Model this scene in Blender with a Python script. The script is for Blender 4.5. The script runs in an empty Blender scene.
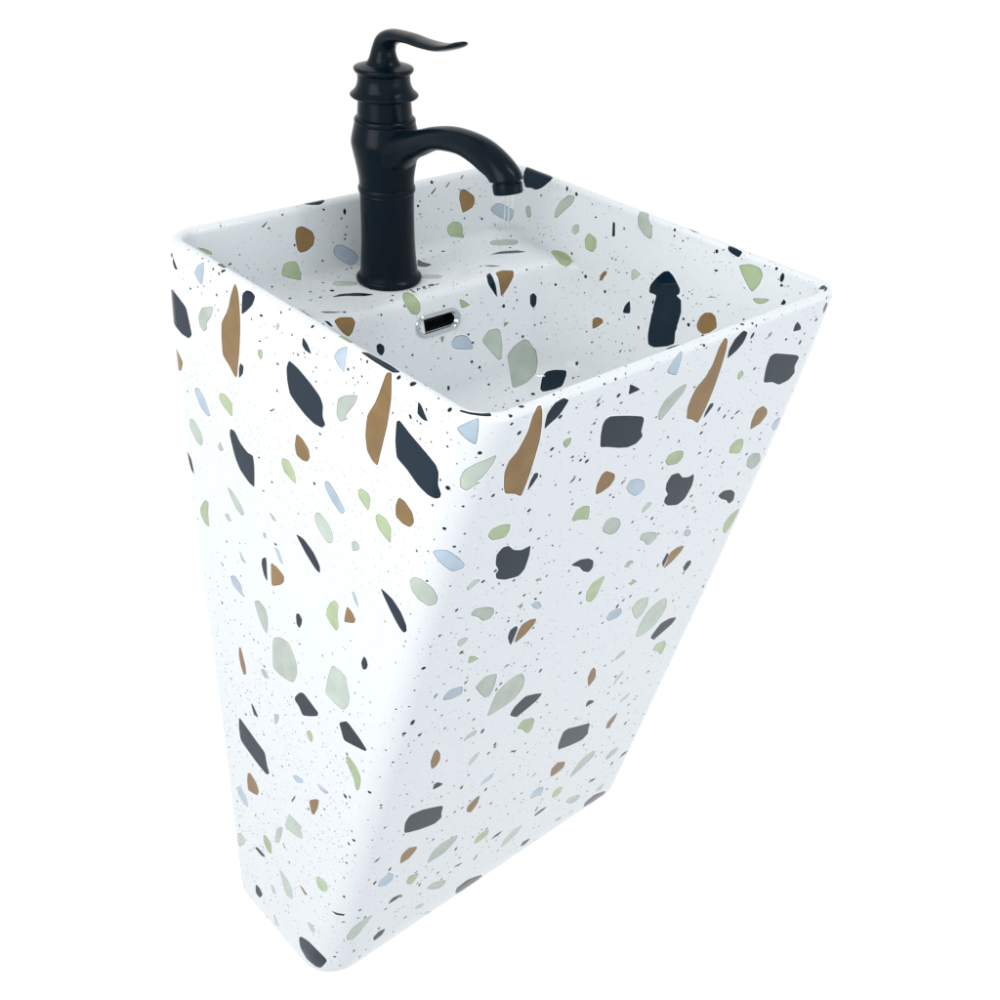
import bpy, bmesh, math, random
import numpy as np
from mathutils import Vector, Matrix, geometry

scn = bpy.context.scene
C = scn.collection
PI = math.pi

# ------------------------------------------------------------------ helpers
def link(o, parent=None):
    C.objects.link(o)
    if parent: o.parent = parent
    return o

def empty(name, loc, label, cat):
    o = bpy.data.objects.new(name, None); link(o)
    o.location = loc; o.empty_display_size = .05
    o['label'] = label; o['category'] = cat
    return o

def mesh_obj(name, verts, faces, mat, parent=None, smooth=True):
    me = bpy.data.meshes.new(name)
    me.from_pydata([tuple(v) for v in verts], [], faces)
    me.materials.append(mat)
    if smooth: me.polygons.foreach_set('use_smooth', [True]*len(me.polygons))
    me.update()
    return link(bpy.data.objects.new(name, me), parent)

# ------------------------------------------------------------------ materials
def new_mat(name):
    m = bpy.data.materials.new(name); m.use_nodes = True
    nt = m.node_tree; nt.nodes.clear()
    out = nt.nodes.new('ShaderNodeOutputMaterial')
    p = nt.nodes.new('ShaderNodeBsdfPrincipled')
    nt.links.new(p.outputs[0], out.inputs[0])
    return m, nt, p

def mathn(nt, op, a, b=None, c=None, clamp=False):
    n = nt.nodes.new('ShaderNodeMath'); n.operation = op; n.use_clamp = clamp
    for i, v in enumerate((a, b, c)):
        if v is None: continue
        if isinstance(v, (int, float)): n.inputs[i].default_value = v
        else: nt.links.new(v, n.inputs[i])
    return n.outputs[0]

def mixc(nt, fac, a, b):
    n = nt.nodes.new('ShaderNodeMix'); n.data_type = 'RGBA'
    if isinstance(fac, (int, float)): n.inputs[0].default_value = fac
    else: nt.links.new(fac, n.inputs[0])
    for i, v in ((6, a), (7, b)):
        if isinstance(v, tuple): n.inputs[i].default_value = v
        else: nt.links.new(v, n.inputs[i])
    return n.outputs[2]

def glaze_material():
    m, nt, p = new_mat('terrazzo_glaze')
    geo = nt.nodes.new('ShaderNodeTexCoord')
    obj = geo.outputs['Object']
    base = (GLAZE[0], GLAZE[1], GLAZE[2], 1)
    # scattered specks: each Voronoi cell owns one round dot whose size and darkness vary
    col = base
    for scale, keep, rmin, rmax, dark, shape in (
            (330, .30, .05, .30, (.34, .38, .41, 1), 0),       # faint grey dust
            (175, .27, .05, .21, (.035, .042, .05, 1), 1),     # fine dark dust
            (100, .34, .08, .235, (.010, .013, .017, 1), 1),    # black specks
            (55, .19, .07, .19, (.008, .011, .015, 1), 2)):   # larger black specks
        mp = nt.nodes.new('ShaderNodeMapping'); mp.inputs[1].default_value = (scale*.013, scale*.0071, scale*.0037)
        mp.inputs[3].default_value = (1, 1, 1) if shape < 2 else (1.25, 1.2, .62)
        nt.links.new(obj, mp.inputs[0])
        v = nt.nodes.new('ShaderNodeTexVoronoi'); v.feature = 'F1'
        v.inputs['Scale'].default_value = scale
        v.inputs['Randomness'].default_value = 1
        nt.links.new(mp.outputs[0], v.inputs['Vector'])
        sep = nt.nodes.new('ShaderNodeSeparateColor'); nt.links.new(v.outputs['Color'], sep.inputs[0])
        on = mathn(nt, 'LESS_THAN', sep.outputs[0], keep)
        rad = mathn(nt, 'MULTIPLY_ADD', sep.outputs[1], rmax-rmin, rmin)
        e = mathn(nt, 'SUBTRACT', rad, v.outputs['Distance'])
        e = mathn(nt, 'MULTIPLY', e, 60, clamp=True)
        f = mathn(nt, 'MULTIPLY', on, e)
        st = mathn(nt, 'MULTIPLY_ADD', sep.outputs[2], .55, .45)
        if not shape: f = mathn(nt, 'MULTIPLY', f, st)
        col = mixc(nt, f, col, dark)
    at = nt.nodes.new('ShaderNodeAttribute'); at.attribute_name = 'chip'
    # faint cloudy mottling inside the coloured chips
    nz = nt.nodes.new('ShaderNodeTexNoise'); nz.inputs['Scale'].default_value = 55; nz.inputs['Detail'].default_value = 5
    nt.links.new(obj, nz.inputs['Vector'])
    k = mathn(nt, 'MULTIPLY_ADD', nz.outputs[0], .5, .75)
    sc = nt.nodes.new('ShaderNodeVectorMath'); sc.operation = 'SCALE'
    nt.links.new(at.outputs['Color'], sc.inputs[0]); nt.links.new(k, sc.inputs['Scale'])
    col = mixc(nt, at.outputs['Alpha'], col, sc.outputs[0])
    nt.links.new(col, p.inputs['Base Color'])
    p.inputs['Roughness'].default_value = .045
    p.inputs['IOR'].default_value = 1.29
    # almost imperceptible orange peel of the fired glaze
    n2 = nt.nodes.new('ShaderNodeTexNoise'); n2.inputs['Scale'].default_value = 28; n2.inputs['Detail'].default_value = 2
    nt.links.new(obj, n2.inputs['Vector'])
    bp = nt.nodes.new('ShaderNodeBump'); bp.inputs['Strength'].default_value = .12; bp.inputs['Distance'].default_value = .001
    nt.links.new(n2.outputs[0], bp.inputs['Height']); nt.links.new(bp.outputs[0], p.inputs['Normal'])
    return m

def plain_mat(name, rgb, rough, metal=0, spec=.5, bump=0, var=.15, scale=40):
    m, nt, p = new_mat(name)
    tc = nt.nodes.new('ShaderNodeTexCoord')
    nz = nt.nodes.new('ShaderNodeTexNoise'); nz.inputs['Scale'].default_value = scale; nz.inputs['Detail'].default_value = 4
    nt.links.new(tc.outputs['Object'], nz.inputs['Vector'])
    col = mixc(nt, nz.outputs[0], tuple(c*(1-var) for c in rgb)+(1,), tuple(c*(1+var) for c in rgb)+(1,))
    nt.links.new(col, p.inputs['Base Color'])
    r = mathn(nt, 'MULTIPLY_ADD', nz.outputs[0], rough*.3, rough*.85)
    nt.links.new(r, p.inputs['Roughness'])
    p.inputs['Metallic'].default_value = metal
    p.inputs['Specular IOR Level'].default_value = spec
    if bump:
        n2 = nt.nodes.new('ShaderNodeTexNoise'); n2.inputs['Scale'].default_value = 2200; n2.inputs['Detail'].default_value = 2
        nt.links.new(tc.outputs['Object'], n2.inputs['Vector'])
        b = nt.nodes.new('ShaderNodeBump'); b.inputs['Strength'].default_value = bump; b.inputs['Distance'].default_value = .0002
        nt.links.new(n2.outputs[0], b.inputs['Height']); nt.links.new(b.outputs[0], p.inputs['Normal'])
    return m

GLAZE = (.785, .815, .835)

# ------------------------------------------------------------------ basin surface
# One continuous skin: underside -> outer walls -> rolled rim -> inner wall -> tap deck -> bowl.
# U runs round the plan (metres, starts behind the tap), T runs along the section.
W, D, H = .42, .4684, .8268
SEG = [('h', 10), ('c', 14), ('s', 22), ('c', 14), ('f', 22), ('c', 14), ('s', 22), ('c', 14), ('h', 10)]
RC = .034
SL = {'h': (W-2*RC)/2, 'c': RC*PI/2, 's': D-2*RC, 'f': W-2*RC}
UB = [0.0]
for k, n in SEG: UB.append(UB[-1] + SL[k])
UMAX = UB[-1]

def plan(cx, hx, yb, yf, rb, rf, rl=None):
    """rounded rectangle sampled with the fixed SEG layout; returns list of (x, y)"""
    pts = []
    xl, xr = cx-hx, cx+hx
    xs = cx
    rl = rl or rf
    def arc(ox, oy, r, a0, n):
        for i in range(n):
            a = a0 - PI/2*i/n
            pts.append((ox+r*math.cos(a), oy+r*math.sin(a)))
    def line(p, q, n):
        for i in range(n):
            t = i/n; pts.append((p[0]+(q[0]-p[0])*t, p[1]+(q[1]-p[1])*t))
    line((xs, yb), (xr-rb, yb), 10)
    arc(xr-rb, yb-rb, rb, PI/2, 14)
    line((xr, yb-rb), (xr, yf+rf), 22)
    arc(xr-rf, yf+rf, rf, 0, 14)
    line((xr-rf, yf), (xl+rl, yf), 22)
    arc(xl+rl, yf+rl, rl, -PI/2, 14)
    line((xl, yf+rl), (xl, yb-rb), 22)
    arc(xl+rb, yb-rb, rb, PI, 14)
    line((xl+rb, yb), (xs, yb), 10)
    pts.append((xs, yb))
    return pts
US = []
for i, (k, n) in enumerate(SEG):
    US += [UB[i] + (UB[i+1]-UB[i])*j/n for j in range(n)]
US.append(UMAX)
US = np.array(US)

def lerp(a, b, t): return a+(b-a)*t
def sstep(t): t = min(1, max(0, t)); return t*t*(3-2*t)

def outer_dims(z):
    s = -z/H
    xl = lerp(W/2, .2046, s); xr = lerp(W/2+XR, .2352, s)
    yf = lerp(D, .2050, s) + BOW*math.sin(PI*min(1, s))
    yb = .0189*s
    e = .0072*(1-math.exp(-s/.09))
    xl += e-.003*math.sin(PI*min(1, s)); xr += e*1.85
    return xl, xr, yb, yf
BOW = 0.0

XR = .003             # the right flank stands a touch further out
loops = []            # arrays (N,3)
def outer_loop(z, inset=0.0, rr=None):
    xl, xr, yb, yf = outer_dims(z)
    s = -z/H
    r = max(.0012, lerp(RC, .023, min(1, s*4))+.018*max(0, s)**5-inset)
    rr_ = max(.0012, lerp(RC, .022, min(1, s*2))-inset)
    rb = max(.0012, lerp(RC, .018, min(1, s*3))-inset)
    cx = (xr-xl)/2; hx = (xl+xr)/2-inset
    return np.array([(x, y, z) for x, y in plan(cx, hx, -yb-inset, -yf+inset, rb, rr_, r)])

# underside
for ins in (.094, .08, .06, .04, .025):
    a = outer_loop(-H, ins, .03); a[:, 2] = -H; loops.append(a)
FB = .010             # bottom edge radius
for i in range(7):
    a = PI/2*i/6
    l = outer_loop(-H+FB*(1-math.cos(a)), FB*(1-math.sin(a))); loops.append(l)
NZ = 34
for i in range(1, NZ):
    loops.append(outer_loop(lerp(-H+FB, -.0065, i/NZ)))
RT = .0060            # rim roll radius
RIMW = .0135
for i in range(0, 7):
    a = PI/2*i/6
    loops.append(outer_loop(-RT+RT*math.sin(a), RT*(1-math.cos(a))))
R2 = .0060
for i in range(0, 7):
    a = PI/2*i/6
    loops.append(outer_loop(-R2+R2*math.cos(a), RIMW-R2*(1-math.sin(a))))
RIM_T_INDEX = len(loops)

# inner skin
def inset(z):
    d = -z
    if d < .10: return RIMW + (d-.006)*.09
    return RIMW + .094*.09 + (d-.10)*.20
def inner_loop(zb, zf, yb, extra=0.0, r=None):
    n_in = inset((zb+zf)/2)+extra
    r = r or max(.026, RC-RIMW+(-(zb+zf)/2)*.25)
    hx0 = W/2-n_in
    yf = -D+inset(zf)+extra+max(0, -zf-.02)*.36
    pts = plan(0, hx0, yb, yf, r, r)
    out = []
    for x, y in pts:
        w = sstep((yb-y)/(yb-yf))
        w = (yb-y)/(yb-yf)
        z = lerp(zb, zf, sstep(w*1.0))
        hx = W/2-inset(z)-extra
        out.append((x/hx0*hx + XR*sstep(x/.1), y, z))
    return np.array(out)
for i in range(1, 9):
    z = lerp(-.006, -.066, i/8)
    loops.append(inner_loop(z, z*1.0, -inset(z)))
# concave fillet back wall -> deck
yb0 = -inset(-.066)
rf_ = .009
for i in range(1, 6):
    a = PI/2*i/5
    loops.append(inner_loop(-.066-rf_*math.sin(a), lerp(-.066, -.078, i/5), yb0-rf_*(1-math.cos(a)), r=lerp(.031, .030, i/5)))
# deck
yd1 = -.106
for i in range(1, 9):
    t = i/8
    loops.append(inner_loop(lerp(-.075, -.077, t), lerp(-.078, -.112, t), lerp(yb0-rf_, yd1, t), r=lerp(.030, .036, t)))
# convex deck edge
rc_ = .010
for i in range(1, 8):
    a = math.radians(78)*i/7
    loops.append(inner_loop(-.077-rc_*(1-math.cos(a)), lerp(-.112, -.125, i/7), yd1-rc_*math.sin(a), r=.036+.002*i/7))
ybE = yd1-rc_*math.sin(math.radians(78)); zE = -.077-rc_*(1-math.cos(math.radians(78)))
# bowl back wall
for i in range(1, 9):
    t = i/8
    loops.append(inner_loop(lerp(zE, -.172, t), lerp(-.125, -.178, t), ybE-(zE-lerp(zE, -.172, t))*.23, r=lerp(.038, .045, t)))
ybF = ybE-(zE+.172)*.23
for i in range(1, 9):
    a = PI/2*i/8; q = .035
    loops.append(inner_loop(-.172-q*math.sin(a)*.9, -.178-q*math.sin(a)*.9, ybF-q*(1-math.cos(a)), extra=q*(1-math.cos(a)), r=.045+.0*i))
last = loops[-1]; cen = last.mean(axis=0)
for k, dz in ((.75, .004), (.5, .007), (.3, .009), (.16, .010)):
    l = cen+(last-cen)*k; l[:, 2] = last[:, 2]*k+(last[:, 2].mean())*(1-k)-dz; loops.append(l)
G = np.array(loops)                    # (T, N, 3)
NT, NU = G.shape[:2]
# metric T coordinate: mean step, robust
step = np.linalg.norm(G[1:]-G[:-1], axis=2)
TS = np.concatenate([[0], np.cumsum(np.maximum(step.mean(axis=1), .0006))])
TMAX = TS[-1]

# vertex normals of the grid
def grid_normals():
    Gp = G
    du = np.empty_like(G); du[:, 1:-1] = G[:, 2:]-G[:, :-2]; du[:, 0] = G[:, 1]-G[:, -2]; du[:, -1] = du[:, 0]
    dt = np.empty_like(G); dt[1:-1] = 0
    a = (G[1:-1]-G[:-2]); b = (G[2:]-G[1:-1])
    la = np.linalg.norm(a, axis=2, keepdims=True)+1e-9; lb = np.linalg.norm(b, axis=2, keepdims=True)+1e-9
    dt[1:-1] = a/la*lb+b/lb*la      # weight by the opposite length: closer neighbour counts more
    dt[0] = G[1]-G[0]; dt[-1] = G[-1]-G[-2]
    n = np.cross(dt, du); n /= (np.linalg.norm(n, axis=2, keepdims=True)+1e-12)
    return n
GN = grid_normals()

def surf(U, T, A=G):
    U = np.asarray(U, float); T = np.asarray(T, float)
    i = np.clip(np.searchsorted(US, U, 'right')-1, 0, NU-2); j = np.clip(np.searchsorted(TS, T, 'right')-1, 0, NT-2)
    a = np.clip((U-US[i])/(US[i+1]-US[i]), 0, 1)[:, None]; b = np.clip((T-TS[j])/(TS[j+1]-TS[j]), 0, 1)[:, None]
    return (A[j, i]*(1-a)+A[j, i+1]*a)*(1-b)+(A[j+1, i]*(1-a)+A[j+1, i+1]*a)*b
WORLD = 1.02; KEY = 37; DIM = .74; UP = .63; FILL = 15; STRIP = 12
TAPCOL = (.0026, .0078, .0135); TAPR = .25; TAPS = .12
SLOTV = 1.1350
SLOT_UT = [(.0205+s_*.0178+.0092*math.cos(a), SLOTV+.0086*math.sin(a)) for s_, a0 in ((1, -PI/2), (-1, PI/2)) for a in [a0+PI*i/14 for i in range(15)]]
SLOTDX = 0.0
# spout rings: x, y, z, half width, half thickness (tap-local)
SPOUT = [(0, -.004, .1350, .0250, .0250, 26), (0, -.014, .1380, .0245, .0232, 28), (0, -.022, .1405, .0222, .0200, 29), (0, -.030, .1435, .0192, .0168, 29), (0, -.040, .1477, .0166, .0138, 28), (0, -.052, .1525, .0152, .0124, 26), (0, -.078, .1635, .0144, .0108, 18), (0, -.103, .1690, .0142, .0114, 8), (0, -.125, .1703, .0139, .0120, -5), (0, -.146, .1678, .0143, .0138, -24), (0, -.163, .1625, .0148, .0150, -45), (0, -.175, .1570, .0150, .0152, -64), (0, -.181, .1515, .0150, .0152, -76)]
LEVER = [(0, 0, .2135, .0205, .0205, 90), (0, 0, .2165, .0160, .0160, 90), (0, 0, .2215, .0128, .0130, 90), (0, -.001, .2300, .0105, .0112, 84), (0, -.006, .2385, .0100, .0095, 62), (0, -.0155, .2435, .0102, .0074, 32), (0, -.028, .2460, .0102, .0054, 8), (0, -.045, .2470, .0104, .0046, -2), (0, -.064, .2465, .0104, .0042, -1), (0, -.086, .2475, .0108, .0038, 6), (0, -.103, .2510, .0108, .0030, 16), (0, -.114, .2548, .0095, .0026, 22), (0, -.1195, .2570, .0045, .0014, 25)]
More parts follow.
